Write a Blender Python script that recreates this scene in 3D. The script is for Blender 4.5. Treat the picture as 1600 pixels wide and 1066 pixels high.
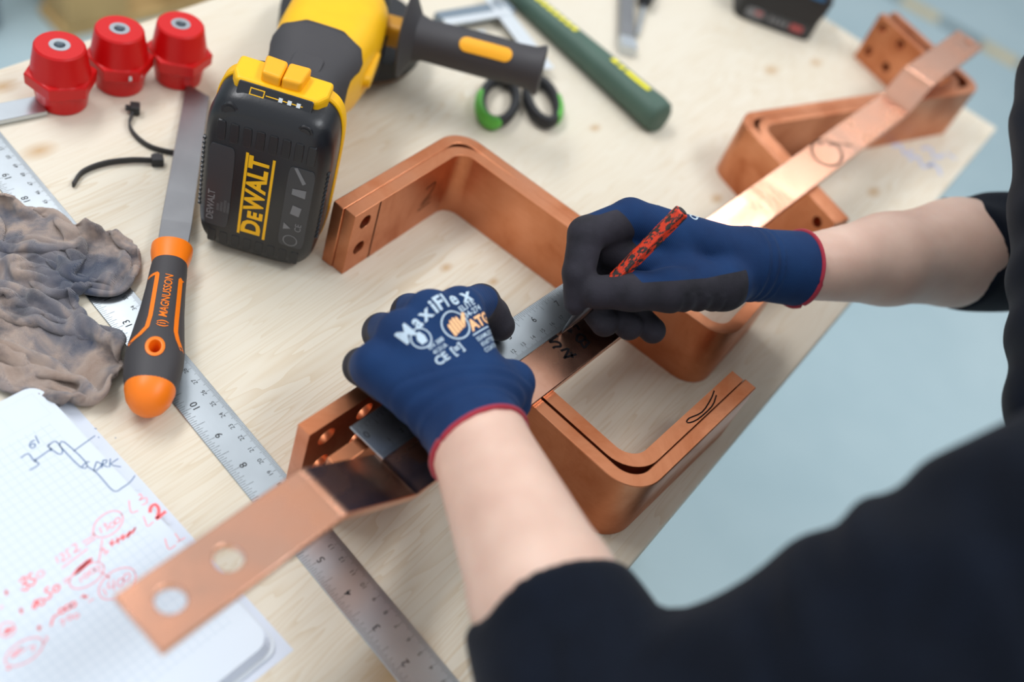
import bpy, bmesh, math, random
import numpy as np
from mathutils import Vector, Matrix
from mathutils.bvhtree import BVHTree

# ---------------------------------------------------------------- reset
for o in list(bpy.data.objects): bpy.data.objects.remove(o, do_unlink=True)
scene = bpy.context.scene
COL = scene.collection
S = 0.001                      # everything below is written in millimetres
random.seed(4)
rng = np.random.default_rng(7)

# ---------------------------------------------------------------- camera
cam_d = bpy.data.cameras.new('camera'); cam = bpy.data.objects.new('camera', cam_d); COL.objects.link(cam)
PITCH, ROLL = 0.8030, 0.4137
fw = Vector((0, math.cos(PITCH), -math.sin(PITCH))); rt0 = Vector((1, 0, 0)); up0 = rt0.cross(fw)
rt = math.cos(ROLL) * rt0 + math.sin(ROLL) * up0; up = -math.sin(ROLL) * rt0 + math.cos(ROLL) * up0
m = Matrix((rt, up, -fw)).transposed().to_4x4(); m.translation = Vector((0, 0, 0.5301)); cam.matrix_world = m
cam_d.sensor_fit = 'HORIZONTAL'; cam_d.sensor_width = 36; cam_d.lens = 36 * 1598.2 / 1600
cam_d.clip_start = 0.02; cam_d.clip_end = 60
cam_d.dof.use_dof = True; cam_d.dof.focus_distance = 0.65; cam_d.dof.aperture_fstop = 2.8
scene.camera = cam

# ---------------------------------------------------------------- world, lamps, exposure
wd = bpy.data.worlds.new('workshop_air'); scene.world = wd; wd.use_nodes = True
wd.node_tree.nodes['Background'].inputs[0].default_value = (0.92, 0.96, 1.0, 1)
wd.node_tree.nodes['Background'].inputs[1].default_value = 0.78
def area(name, loc, sx, sy, power, col=(1, .97, .92)):
    l = bpy.data.lights.new(name, 'AREA'); l.shape = 'RECTANGLE'; l.size = sx; l.size_y = sy; l.energy = power; l.color = col
    o = bpy.data.objects.new(name, l); COL.objects.link(o); o.location = loc
    return o      # panels hang flat under the ceiling and shine straight down
area('ceiling_lamp_far_offscreen', (0.62, 3.5, 2.1), 1.1, 0.25, 9, (1, .99, .97))
area('ceiling_lamp_left_offscreen', (-1.35, 0.9, 2.1), 0.45, 1.6, 36, (.99, .99, 1))
area('ceiling_lamp_right_offscreen', (1.1, 0.7, 2.1), 0.45, 1.6, 29, (.95, .98, 1))
vs = scene.view_settings; vs.view_transform = 'Standard'; vs.look = 'None'; vs.gamma = 1; vs.use_curve_mapping = False; vs.exposure = 0.0

# ---------------------------------------------------------------- materials
def srgb(r, g, b):
    f = lambda c: (c / 255 / 12.92) if c / 255 <= .04045 else ((c / 255 + .055) / 1.055) ** 2.4
    return (f(r), f(g), f(b), 1)
class N:
    def __init__(s, name):
        s.m = bpy.data.materials.new(name); s.m.use_nodes = True; s.t = s.m.node_tree; s.b = s.t.nodes['Principled BSDF']
    def n(s, typ, **kw):
        x = s.t.nodes.new(typ)
        for k, v in kw.items():
            if k.startswith('i_'):
                key = k[2:]; key = int(key) if key.isdigit() else key.replace('_', ' ')
                x.inputs[key].default_value = v
            else: setattr(x, k, v)
        return x
    def l(s, a, b): s.t.links.new(a, b); return s
    def coord(s, scale=(1, 1, 1), kind='Object', rot=(0, 0, 0)):
        tc = s.n('ShaderNodeTexCoord'); mp = s.n('ShaderNodeMapping'); mp.inputs['Scale'].default_value = scale; mp.inputs['Rotation'].default_value = rot
        s.l(tc.outputs[kind], mp.inputs['Vector']); return mp.outputs[0]
    def noise(s, vec, scale, detail=3, rough=.5, dist=0):
        x = s.n('ShaderNodeTexNoise'); s.l(vec, x.inputs['Vector']); x.inputs['Scale'].default_value = scale
        x.inputs['Detail'].default_value = detail; x.inputs['Roughness'].default_value = rough; x.inputs['Distortion'].default_value = dist
        return x.outputs['Fac']
    def ramp(s, fac, stops):
        x = s.n('ShaderNodeValToRGB'); s.l(fac, x.inputs[0]); e = x.color_ramp.elements
        while len(e) < len(stops): e.new(.5)
        for el, (p, c) in zip(e, stops): el.position = p; el.color = c
        return x.outputs[0]
    def mix(s, fac, a, b, mode='MIX'):
        x = s.n('ShaderNodeMix', data_type='RGBA', blend_type=mode)
        for v, i in ((fac, 0), (a, 6), (b, 7)):
            if hasattr(v, 'is_output'): s.l(v, x.inputs[i])
            else: x.inputs[i].default_value = v
        return x.outputs[2]
    def math(s, op, a, b=0.0, c=None):
        x = s.n('ShaderNodeMath', operation=op)
        for i, v in enumerate((a, b) if c is None else (a, b, c)):
            if hasattr(v, 'is_output'): s.l(v, x.inputs[i])
            else: x.inputs[i].default_value = v
        return x.outputs[0]
    def bump(s, h, strength=.3, dist=.001):
        x = s.n('ShaderNodeBump'); x.inputs['Strength'].default_value = strength; x.inputs['Distance'].default_value = dist
        s.l(h, x.inputs['Height']); s.l(x.outputs[0], s.b.inputs['Normal'])
    def set(s, rough=.5, metal=0, spec=.5, sheen=0, sss=0):
        i = s.b.inputs; i['Roughness'].default_value = rough; i['Metallic'].default_value = metal; i['Specular IOR Level'].default_value = spec
        if sheen: i['Sheen Weight'].default_value = sheen; i['Sheen Roughness'].default_value = .5
        if sss: i['Subsurface Weight'].default_value = sss; i['Subsurface Radius'].default_value = (.012, .005, .003); i['Subsurface Scale'].default_value = .3
        return s
    def col(s, c):
        if hasattr(c, 'is_output'): s.l(c, s.b.inputs['Base Color'])
        else: s.b.inputs['Base Color'].default_value = c
        return s
def plain(name, c, rough=.5, metal=0, var=.0, vscale=60, bump=0, bscale=400, **kw):
    x = N(name).set(rough, metal, **kw)
    if var or bump: v = x.coord()
    if var:
        d = tuple(k * (1 - var) for k in c[:3]) + (1,); x.col(x.ramp(x.noise(v, vscale, 4), [(.3, d), (.7, c)]))
    else: x.col(c)
    if bump: x.bump(x.noise(v, bscale, 2), bump, .0006)
    return x.m
MT = {}
# spruce board: pale wood, growth lines running along local x
x = N('spruce_wood'); v = x.coord((1, 1, 1)); v1 = x.coord((1.1, 17, 10)); v2 = x.coord((1.6, 46, 26)); v3 = x.coord((5, 300, 100))
rings = x.noise(v1, 1.6, 3, .55, .35)
band = x.math('FRACT', x.math('MULTIPLY', rings, 26))
band = x.math('POWER', band, 2.6)
zone = x.ramp(x.noise(x.coord((.9, 5, 5)), 1.4, 2), [(.36, (0, 0, 0, 1)), (.62, (1, 1, 1, 1))])
fib = x.noise(v3, 3, 3)
c = x.mix(x.math('MULTIPLY', band, x.math('MULTIPLY_ADD', zone, .5, .12)), srgb(219, 212, 197), srgb(192, 166, 128))
c = x.mix(x.math('MULTIPLY', fib, .26), c, srgb(203, 189, 162))
c = x.mix(x.ramp(x.noise(v, 7, 3), [(.45, (0, 0, 0, 1)), (.8, (.35, .35, .35, 1))]), c, srgb(218, 205, 180))
for kx, ky, kr in ((.57, -.073, .01), (.641, -.097, .009), (.043, -.051, .005), (-.094, .275, .009), (-.115, .204, .01), (-.216, -.235, .022), (.318, -.145, .007), (.297, -.018, .006), (.062, -.083, .004), (.481, -.243, .009)):
    tc = x.n('ShaderNodeTexCoord'); mp = x.n('ShaderNodeMapping'); x.l(tc.outputs['Object'], mp.inputs[0])
    mp.inputs['Location'].default_value = (-kx * .6, -ky, 0); mp.inputs['Scale'].default_value = (.6, 1, 0)
    ln = x.n('ShaderNodeVectorMath', operation='LENGTH'); x.l(mp.outputs[0], ln.inputs[0])
    kn = x.ramp(x.math('DIVIDE', ln.outputs['Value'], kr), [(0, (.85, .85, .85, 1)), (.35, (.55, .55, .55, 1)), (1, (0, 0, 0, 1))])
    c = x.mix(kn, c, srgb(186, 150, 104))
x.col(c).set(.55, spec=.35); x.bump(x.math('ADD', fib, band), .08, .0004); MT['wood'] = x.m
def copper(name, c1, c2, c3, rough, streak=(1, 1, 14)):
    x = N(name); v = x.coord(streak); n1 = x.noise(x.coord(), 16, 5, .6, .6); n2 = x.noise(v, 40, 4)
    c = x.ramp(n1, [(.32, c2), (.52, c1), (.72, c3)])
    c = x.mix(x.math('MULTIPLY', n2, .35), c, c2); x.col(c)
    x.set(rough, 1.0); r = x.ramp(n1, [(.3, (rough + .16,) * 3 + (1,)), (.7, (rough - .05,) * 3 + (1,))]); x.l(r, x.b.inputs['Roughness'])
    x.bump(n2, .05, .0003); return x.m
MT['copper'] = copper('aged_copper', srgb(211, 141, 103), srgb(185, 111, 73), srgb(219, 152, 117), .34)
MT['copper_bright'] = copper('bright_copper', srgb(230, 176, 150), srgb(214, 154, 124), srgb(236, 188, 164), .17, (60, 1, 1))
def steel(name, c, rough, var=.12, sc=(8, 120, 8)):
    x = N(name); v = x.coord(sc); n = x.noise(v, 4, 4); n0 = x.noise(x.coord(), 30, 3)
    d = tuple(k * (1 - var) for k in c[:3]) + (1,)
    x.col(x.ramp(n0, [(.35, d), (.65, c)])).set(rough, 1.0); x.bump(n, .04, .0002); return x.m
MT['steel'] = steel('satin_steel', srgb(196, 204, 210), .3)
MT['file_steel'] = steel('file_steel', srgb(156, 157, 160), .4)
MT['dark_steel'] = steel('dark_steel', srgb(96, 98, 102), .35)
MT['zinc'] = steel('zinc_steel', srgb(205, 212, 218), .3)
MT['alu'] = plain('satin_aluminium', srgb(222, 228, 233), .5, .55)
MT['ink'] = plain('black_ink', srgb(24, 26, 30), .6)
MT['marker'] = plain('marker_ink', srgb(18, 16, 18), .8, spec=.05)
MT['blue_ink'] = plain('blue_pen_ink', srgb(74, 104, 146), .7)
MT['red_ink'] = plain('red_pencil_line', srgb(244, 158, 168), .8)
MT['red_ink2'] = plain('red_pencil_heavy', srgb(246, 112, 116), .8)
MT['red_dim'] = plain('dull_red_print', srgb(176, 84, 84), .6)
MT['red_paint'] = plain('red_paint_spot', srgb(206, 58, 34), .5, var=.25, vscale=300)
MT['orange_spot'] = plain('orange_spot', srgb(244, 132, 84), .55, var=.15, vscale=500)
MT['red_plastic'] = plain('red_insulator_resin', srgb(198, 8, 12), .36, spec=.4)
MT['orange'] = plain('orange_plastic', srgb(242, 122, 18), .4, spec=.4)
MT['rubber'] = plain('charcoal_rubber', srgb(58, 56, 59), .6, bump=.12, bscale=900)
MT['black'] = plain('black_plastic', srgb(26, 28, 33), .33, bump=.1, bscale=700)
MT['black2'] = plain('black_plastic_matt', srgb(34, 35, 38), .55)
MT['label'] = plain('grey_label', srgb(52, 54, 59), .38)
MT['label_ink'] = plain('label_print', srgb(120, 122, 126), .5)
MT['yellow'] = plain('yellow_plastic', srgb(250, 190, 8), .42, var=.05, spec=.4)
MT['yellow2'] = plain('amber_plastic', srgb(247, 172, 12), .42)
MT['hprint'] = plain('yellow_print', srgb(240, 228, 14), .55)
MT['brass'] = plain('amber_collar', srgb(206, 146, 14), .4)
MT['green'] = plain('green_grip', srgb(74, 100, 88), .6, var=.12, vscale=30, bump=.1)
MT['lime'] = plain('lime_green_plastic', srgb(88, 176, 62), .45)
MT['led'] = plain('pale_indicator', srgb(200, 206, 210), .5)
x = N('skin'); v = x.coord(); c = x.ramp(x.noise(v, 26, 4), [(.3, srgb(214, 178, 160)), (.7, srgb(232, 202, 184))]); c = x.mix(x.math('MULTIPLY', x.noise(v, 90, 3), .3), c, srgb(206, 164, 148))
x.col(c).set(.5, spec=.35, sss=.25); x.bump(x.noise(v, 500, 3), .08, .0005); MT['skin'] = x.m
def knit(name, c1, c2):
    x = N(name); v = x.coord(); w = x.n('ShaderNodeTexWave', wave_type='BANDS', bands_direction='DIAGONAL'); x.l(v, w.inputs['Vector'])
    w.inputs['Scale'].default_value = 330; w.inputs['Distortion'].default_value = 1.2; w.inputs['Detail'].default_value = 1
    at = x.n('ShaderNodeAttribute', attribute_name='coat'); k = x.ramp(at.outputs['Fac'], [(.495, (0, 0, 0, 1)), (.505, (1, 1, 1, 1))])
    nv = x.ramp(x.noise(v, 40, 3), [(.3, c1), (.7, c2)])
    ct = x.ramp(x.noise(v, 60, 4), [(.3, srgb(38, 37, 43)), (.7, srgb(54, 52, 61))])
    x.col(x.mix(k, nv, ct)).set(.78, spec=.22, sheen=.04)
    h = x.mix(k, w.outputs['Fac'], x.noise(v, 900, 2)); x.bump(h, .22, .0006); return x.m
MT['glove'] = knit('navy_knit_glove', srgb(14, 44, 86), srgb(18, 54, 100))
MT['hem'] = plain('crimson_hem', srgb(166, 30, 54), .75, bump=.3, bscale=900, sheen=.2)
MT['gprint'] = plain('pale_glove_print', srgb(186, 206, 222), .7)
MT['gprint2'] = plain('orange_glove_print', srgb(248, 192, 140), .7)
MT['sweater'] = plain('navy_black_jersey', srgb(13, 20, 33), .9, var=.3, vscale=50, bump=.25, bscale=1200, sheen=.05, spec=.15)
MT['trousers'] = plain('dark_work_trousers', srgb(38, 42, 50), .85, var=.2)
MT['hair'] = plain('dark_brown_hair', srgb(52, 38, 30), .6, var=.4, vscale=200)
x = N('towelling'); v = x.coord()
c = x.ramp(x.noise(v, 14, 4, .6, .8), [(.36, srgb(66, 74, 94)), (.45, srgb(118, 114, 120)), (.54, srgb(176, 156, 144)), (.72, srgb(150, 124, 108))])
c = x.mix(x.ramp(x.noise(v, 22, 5, .6), [(.54, (0, 0, 0, 1)), (.66, (.8, .8, .8, 1))]), c, srgb(56, 58, 70)); x.col(c).set(.95, spec=.1, sheen=.4)
w = x.n('ShaderNodeTexWave', wave_type='BANDS', bands_direction='DIAGONAL'); x.l(v, w.inputs['Vector']); w.inputs['Scale'].default_value = 620; w.inputs['Distortion'].default_value = 5
x.bump(x.math('ADD', w.outputs['Fac'], x.noise(v, 900, 3)), .6, .0011); MT['towel'] = x.m
x = N('squared_paper'); tc = x.n('ShaderNodeTexCoord'); sp = x.n('ShaderNodeSeparateXYZ'); x.l(tc.outputs['Object'], sp.inputs[0])
g = []
for ax in (0, 1):
    t = x.math('FRACT', x.math('MULTIPLY', sp.outputs[ax], 1 / .0048)); g.append(x.math('LESS_THAN', x.math('ABSOLUTE', x.math('SUBTRACT', t, .5)), .045))
inx = x.math('MULTIPLY', x.math('GREATER_THAN', sp.outputs[0], .034), x.math('LESS_THAN', sp.outputs[0], .196))
iny = x.math('LESS_THAN', sp.outputs[1], -.012)
k = x.math('MULTIPLY', x.math('MULTIPLY', x.math('MAXIMUM', *g), x.math('MULTIPLY', inx, iny)), .3)
x.col(x.mix(k, srgb(212, 221, 231), srgb(160, 180, 200))).set(.8, spec=.2); MT['paper'] = x.m
MT['sheet'] = plain('white_paper', srgb(208, 216, 229), .8)
MT['cover'] = plain('notebook_cover', srgb(206, 214, 222), .6)
x = N('painted_concrete'); v = x.coord(); c = x.ramp(x.noise(v, 1.3, 6, .6), [(.3, srgb(158, 182, 190)), (.7, srgb(180, 200, 206))])
x.col(c).set(.42, spec=.5); x.bump(x.noise(v, 60, 4), .05, .002); MT['floor'] = x.m
MT['tan'] = plain('tan_tape', srgb(206, 190, 150), .7, var=.2, vscale=12); MT['tape_dark'] = plain('dark_tape', srgb(128, 146, 152), .7, var=.2, vscale=12)
MT['pallet'] = plain('pallet_pine', srgb(202, 168, 112), .75, var=.25, vscale=18); MT['steel_blue'] = plain('blue_grey_paint', srgb(116, 130, 142), .5)
MT['brown_card'] = plain('brown_board', srgb(120, 96, 74), .8, var=.2)
x = N('flecked_pencil_paint'); v = x.coord((1, 1, .45)); n = x.noise(v, 420, 4, .65); x.col(x.ramp(n, [(.475, srgb(52, 46, 44)), (.5, srgb(232, 62, 26))])).set(.45); MT['pencil'] = x.m
MT['bosch_blue'] = plain('blue_plastic', srgb(40, 92, 130), .5); MT['scribble'] = plain('faint_blue_ink', srgb(186, 196, 224), .8)

# ---------------------------------------------------------------- mesh helpers
def link(name, me, mt, parent=None, smooth=None):
    o = bpy.data.objects.new(name, me); COL.objects.link(o)
    if mt is not None and not me.materials: me.materials.append(MT[mt] if isinstance(mt, str) else mt)
    if smooth is not None:
        me.polygons.foreach_set('use_smooth', [True] * len(me.polygons)); me.set_sharp_from_angle(angle=math.radians(smooth))
    if parent is not None: o.parent = parent
    return o
def mk(name, V, F, mt, parent=None, smooth=None, scale=S):
    me = bpy.data.meshes.new(name); me.from_pydata([tuple(float(c) * scale for c in p) for p in V], [], [tuple(int(i) for i in f) for f in F]); me.update()
    bm = bmesh.new(); bm.from_mesh(me); bmesh.ops.recalc_face_normals(bm, faces=bm.faces); bm.to_mesh(me); bm.free()
    return link(name, me, mt, parent, smooth)
def tag(o, label, cat, group=None):
    o['label'] = label; o['category'] = cat
    if group: o['group'] = group
    return o
def empty(name, label, cat, loc=(0, 0, 0), rz=0, group=None):
    o = bpy.data.objects.new(name, None); COL.objects.link(o); o.location = Vector(loc) * S; o.rotation_euler = (0, 0, rz); o.empty_display_size = .02
    return tag(o, label, cat, group)
def bevel(o, w, seg=2, ang=35):
    b = o.modifiers.new('edge', 'BEVEL'); b.width = w * S; b.segments = seg; b.limit_method = 'ANGLE'; b.angle_limit = math.radians(ang); b.harden_normals = False; return o
class MB:
    def __init__(s): s.V = []; s.F = []
    def add(s, V, F):
        n = len(s.V); s.V += [tuple(v) for v in V]; s.F += [tuple(i + n for i in f) for f in F]; return s
    def box(s, x0, x1, y0, y1, z0, z1):
        return s.add([(x0, y0, z0), (x1, y0, z0), (x1, y1, z0), (x0, y1, z0), (x0, y0, z1), (x1, y0, z1), (x1, y1, z1), (x0, y1, z1)],
                     [(0, 3, 2, 1), (4, 5, 6, 7), (0, 1, 5, 4), (1, 2, 6, 5), (2, 3, 7, 6), (3, 0, 4, 7)])
    def quad(s, a, b, c, d): return s.add([a, b, c, d], [(0, 1, 2, 3)])
    def prism(s, pts, z0, z1):
        n = len(pts); V = [(x, y, z0) for x, y in pts] + [(x, y, z1) for x, y in pts]
        return s.add(V, [tuple(range(n))[::-1], tuple(range(n, 2 * n))] + [(i, (i + 1) % n, n + (i + 1) % n, n + i) for i in range(n)])
    def loft(s, secs, seg=32, cap=True):
        """secs: (centre, u, v, ru, rv, power)"""
        V = []; F = []
        for (c, u, w, ru, rv, pw) in secs:
            c = np.array(c, float); u = np.array(u, float); w = np.array(w, float)
            for i in range(seg):
                a = 2 * math.pi * i / seg; ca, sa = math.cos(a), math.sin(a)
                V.append(tuple(c + u * ru * math.copysign(abs(ca) ** (2 / pw), ca) + w * rv * math.copysign(abs(sa) ** (2 / pw), sa)))
        for k in range(len(secs) - 1):
            for i in range(seg):
                j = (i + 1) % seg; F.append((k * seg + i, k * seg + j, (k + 1) * seg + j, (k + 1) * seg + i))
        if cap: F.append(tuple(range(seg))[::-1]); F.append(tuple(range((len(secs) - 1) * seg, len(secs) * seg)))
        return s.add(V, F)
    def tube(s, pts, r, seg=10, closed=False):
        P = [np.array(p, float) for p in pts]; n = len(P); R = r if hasattr(r, '__len__') else [r] * n; V = []; F = []
        for i in range(n):
            a = P[(i - 1) % n] if (closed or i) else P[0]; b = P[(i + 1) % n] if (closed or i < n - 1) else P[-1]
            t = b - a; t /= np.linalg.norm(t) + 1e-12; h = np.array([0, 0, 1.]) if abs(t[2]) < .9 else np.array([1., 0, 0])
            u = np.cross(t, h); u /= np.linalg.norm(u); w = np.cross(u, t)
            ru, rv = (R[i] if hasattr(R[i], '__len__') else (R[i], R[i]))
            V += [tuple(P[i] + u * ru * math.cos(2 * math.pi * k / seg) + w * rv * math.sin(2 * math.pi * k / seg)) for k in range(seg)]
        m = n if closed else n - 1
        for i in range(m):
            for k in range(seg):
                q = (k + 1) % seg; j = (i + 1) % n; F.append((i * seg + k, i * seg + q, j * seg + q, j * seg + k))
        if not closed: F.append(tuple(range(seg))[::-1]); F.append(tuple(range((n - 1) * seg, n * seg)))
        return s.add(V, F)
    def disc(s, c, u, w, r, th=.3, seg=24, jag=0):
        c = np.array(c, float); u = np.array(u, float); w = np.array(w, float); nn = np.cross(u, w)
        R = [r * (1 + jag * (rng.random() - .5)) for _ in range(seg)]
        ring = [c + u * R[i] * math.cos(2 * math.pi * i / seg) + w * R[i] * math.sin(2 * math.pi * i / seg) for i in range(seg)]
        V = [tuple(p - nn * .05) for p in ring] + [tuple(p + nn * th) for p in ring]
        return s.add(V, [tuple(range(seg))[::-1], tuple(range(seg, 2 * seg))] + [(i, (i + 1) % seg, seg + (i + 1) % seg, seg + i) for i in range(seg)])
    def build(s, name, mt, parent=None, smooth=None): return mk(name, s.V, s.F, mt, parent, smooth)
def catmull(pts, k=4):
    P = [np.array(p, float) for p in pts]
    if len(P) < 3: return P
    Q = [2 * P[0] - P[1]] + P + [2 * P[-1] - P[-2]]; out = []
    for i in range(1, len(Q) - 2):
        for j in range(k):
            t = j / k; a, b, c, d = Q[i - 1], Q[i], Q[i + 1], Q[i + 2]
            out.append(.5 * (2 * b + (c - a) * t + (2 * a - 5 * b + 4 * c - d) * t * t + (3 * b - a - 3 * c + d) * t ** 3))
    return out + [P[-1]]
def ribbons(mb, lines, w, z, smooth=True):
    for L in lines:
        P = catmull(L, 3) if smooth and len(L) > 2 else [np.array(p, float) for p in L]
        V = []
        for i, p in enumerate(P):
            t = P[min(i + 1, len(P) - 1)] - P[max(i - 1, 0)]; t = t / (np.linalg.norm(t) + 1e-9); n = np.array([-t[1], t[0]]) * w / 2
            V += [(p[0] + n[0], p[1] + n[1], z), (p[0] - n[0], p[1] - n[1], z)]
        mb.add(V, [(2 * i, 2 * i + 1, 2 * i + 3, 2 * i + 2) for i in range(len(P) - 1)])
    return mb
def text2d(txt, size, bold=0.0, res=3, align='CENTER', shear=0.0, sx=1.0):
    cu = bpy.data.curves.new('t', 'FONT'); cu.body = txt; cu.size = size; cu.offset = bold * size * .55; cu.resolution_u = res; cu.align_x = align; cu.align_y = 'CENTER'; cu.shear = shear
    ob = bpy.data.objects.new('t', cu); me = bpy.data.meshes.new_from_object(ob)
    V = [(v.co.x * sx, v.co.y) for v in me.vertices]; F = [tuple(p.vertices) for p in me.polygons]
    bpy.data.objects.remove(ob); bpy.data.curves.remove(cu); bpy.data.meshes.remove(me); return V, F
_tc = {}
def put_text(mb, txt, size, origin, ux, uy, off=(0, 0, 0), **kw):
    key = (txt, size, tuple(sorted(kw.items())))
    if key not in _tc: _tc[key] = text2d(txt, size, **kw)
    V, F = _tc[key]; o = np.array(origin, float); ux = np.array(ux, float); uy = np.array(uy, float)
    return mb.add([tuple(o + ux * a + uy * b + np.array(off)) for a, b in V], F)
def fillet(pts, r, seg=10):
    P = [np.array(p, float) for p in pts]; out = [P[0]]
    for a, b, c in zip(P, P[1:], P[2:]):
        u = (a - b) / np.linalg.norm(a - b); w = (c - b) / np.linalg.norm(c - b); th = math.acos(np.clip(u @ w, -1, 1)); t = r / math.tan(th / 2)
        cen = b + (u + w) / np.linalg.norm(u + w) * r / math.sin(th / 2); s0 = b + u * t - cen; s1 = b + w * t - cen
        an = math.acos(np.clip(s0 @ s1 / r / r, -1, 1))
        for k in range(seg + 1):
            f = k / seg; out.append(cen + (math.sin((1 - f) * an) * s0 + math.sin(f * an) * s1) / math.sin(an))
    return out + [P[-1]]
def sweep_bar(path, th):
    P = [np.array(p, float) for p in path]; L = []; R = []
    for i, p in enumerate(P):
        t = P[min(i + 1, len(P) - 1)] - P[max(i - 1, 0)]; t /= np.linalg.norm(t); n = np.array([-t[1], t[0]]) * th / 2; L.append(p + n); R.append(p - n)
    return L, R
def bar_mesh(path, th, lo, hi, to3):
    L, R = sweep_bar(path, th); V = []; F = []
    for l, r_ in zip(L, R): V += [to3(r_, lo), to3(l, lo), to3(l, hi), to3(r_, hi)]
    n = len(L)
    for i in range(n - 1):
        for k in range(4): F.append((4 * i + k, 4 * i + (k + 1) % 4, 4 * i + 4 + (k + 1) % 4, 4 * i + 4 + k))
    F += [(0, 3, 2, 1), (4 * n - 4, 4 * n - 3, 4 * n - 2, 4 * n - 1)]; return V, F
def cut(o, cutters):
    for c in cutters:
        b = o.modifiers.new('hole', 'BOOLEAN'); b.operation = 'DIFFERENCE'; b.object = c; b.solver = 'EXACT'
    bpy.context.view_layer.update(); dg = bpy.context.evaluated_depsgraph_get(); me = bpy.data.meshes.new_from_object(o.evaluated_get(dg))
    o.modifiers.clear(); old = o.data; o.data = me; me.name = old.name
    for c in cutters: bpy.data.objects.remove(c, do_unlink=True)
    return o
# ------- signed-distance modelling (surface nets, then projected on the exact surface)
def smin(a, b, k): h = np.clip(.5 + .5 * (b - a) / k, 0, 1); return b + (a - b) * h - k * h * (1 - h)
def caps(p, a, b, ra, rb):
    a = np.asarray(a, np.float32); b = np.asarray(b, np.float32); ba = b - a; pa = p - a
    t = np.clip((pa @ ba) / max(float(ba @ ba), 1e-6), 0, 1); q = pa - t[:, None] * ba
    return np.sqrt((q * q).sum(1)) - (ra + (rb - ra) * t)
def fcaps(p, a, b, ra, rb, ax, sq):
    """capsule flattened along unit axis ax by factor sq (<1)"""
    ax = np.asarray(ax, np.float32); ax = ax / np.linalg.norm(ax); s = 1 / sq - 1
    f = lambda q: q + np.outer(q @ ax, ax) * s if q.ndim == 2 else q + ax * (q @ ax) * s
    return caps(f(np.asarray(p)), f(np.asarray(a, np.float32)), f(np.asarray(b, np.float32)), ra, rb) * (sq * .5 + .5)
def smax(a, b, k): return -smin(-a, -b, k)
def ellip(p, c, r):
    q = (p - np.asarray(c, np.float32)) / np.asarray(r, np.float32); k = np.sqrt((q * q).sum(1)); return (k - 1) * min(r)
def nets(fn, lo, hi, st):
    ax = [np.arange(lo[i], hi[i] + st, st, dtype=np.float32) for i in range(3)]; n = [len(a) for a in ax]; Fv = np.empty(n, np.float32)
    YZ = np.stack(np.meshgrid(ax[1], ax[2], indexing='ij'), -1).reshape(-1, 2)
    for i in range(n[0]):
        p = np.empty((len(YZ), 3), np.float32); p[:, 0] = ax[0][i]; p[:, 1:] = YZ; Fv[i] = fn(p).reshape(n[1], n[2])
    I = Fv < 0; c8 = [I[a:n[0] - 1 + a, b:n[1] - 1 + b, c:n[2] - 1 + c] for a in (0, 1) for b in (0, 1) for c in (0, 1)]
    act = np.logical_or.reduce(c8) & ~np.logical_and.reduce(c8); idx = np.argwhere(act); ids = -np.ones(act.shape, np.int64); ids[act] = np.arange(len(idx))
    acc = np.zeros((len(idx), 3)); cnt = np.zeros(len(idx)); cs = [(a, b, c) for a in (0, 1) for b in (0, 1) for c in (0, 1)]
    for A in cs:
        for B in cs:
            if sum(abs(x - y) for x, y in zip(A, B)) == 1 and A < B:
                fa = Fv[tuple((idx + A).T)]; fb = Fv[tuple((idx + B).T)]; mk_ = (fa < 0) != (fb < 0); t = np.where(mk_, fa / np.where(fa == fb, 1, fa - fb), 0)
                acc += ((np.array(A) + t[:, None] * (np.array(B) - np.array(A))) * mk_[:, None]); cnt += mk_
    V = (idx + acc / cnt[:, None]) * st + np.array(lo)
    Q = []
    for d in range(3):
        e, f_ = [(1, 2), (2, 0), (0, 1)][d]; sl0 = [slice(None)] * 3; sl1 = [slice(None)] * 3; sl0[d] = slice(0, -1); sl1[d] = slice(1, None)
        ch = np.argwhere(I[tuple(sl0)] != I[tuple(sl1)]); ch = ch[(ch[:, e] > 0) & (ch[:, f_] > 0) & (ch[:, e] < n[e] - 1) & (ch[:, f_] < n[f_] - 1)]
        E = np.zeros(3, int); E[e] = 1; Fz = np.zeros(3, int); Fz[f_] = 1
        q = np.stack([ids[tuple((ch - E - Fz).T)], ids[tuple((ch - Fz).T)], ids[tuple(ch.T)], ids[tuple((ch - E).T)]], 1)
        fl = ~I[tuple(ch.T)]; q[fl] = q[fl][:, ::-1]; Q.append(q)
    Q = np.concatenate(Q)
    for _ in range(3):
        v = V.astype(np.float32); f0 = fn(v); g = np.stack([fn(v + np.eye(3, dtype=np.float32)[i] * .4) - f0 for i in range(3)], 1) / .4
        V = V - np.clip(f0 / np.maximum((g * g).sum(1), .2), -st, st)[:, None] * g
    return V, Q
def sdf_obj(name, fn, lo, hi, st, mt, parent=None, attr=None):
    V, Q = nets(fn, lo, hi, st); me = bpy.data.meshes.new(name); me.vertices.add(len(V)); me.vertices.foreach_set('co', (V * S).ravel())
    me.loops.add(Q.size); me.loops.foreach_set('vertex_index', Q.ravel()); me.polygons.add(len(Q)); me.polygons.foreach_set('loop_start', np.arange(0, Q.size, 4)); me.update(calc_edges=True); me.validate()
    me.polygons.foreach_set('use_smooth', [True] * len(me.polygons))
    if attr:
        for k, f_ in attr.items(): a = me.attributes.new(k, 'FLOAT', 'POINT'); a.data.foreach_set('value', f_(V).astype(np.float32))
    return link(name, me, mt, parent)
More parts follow.
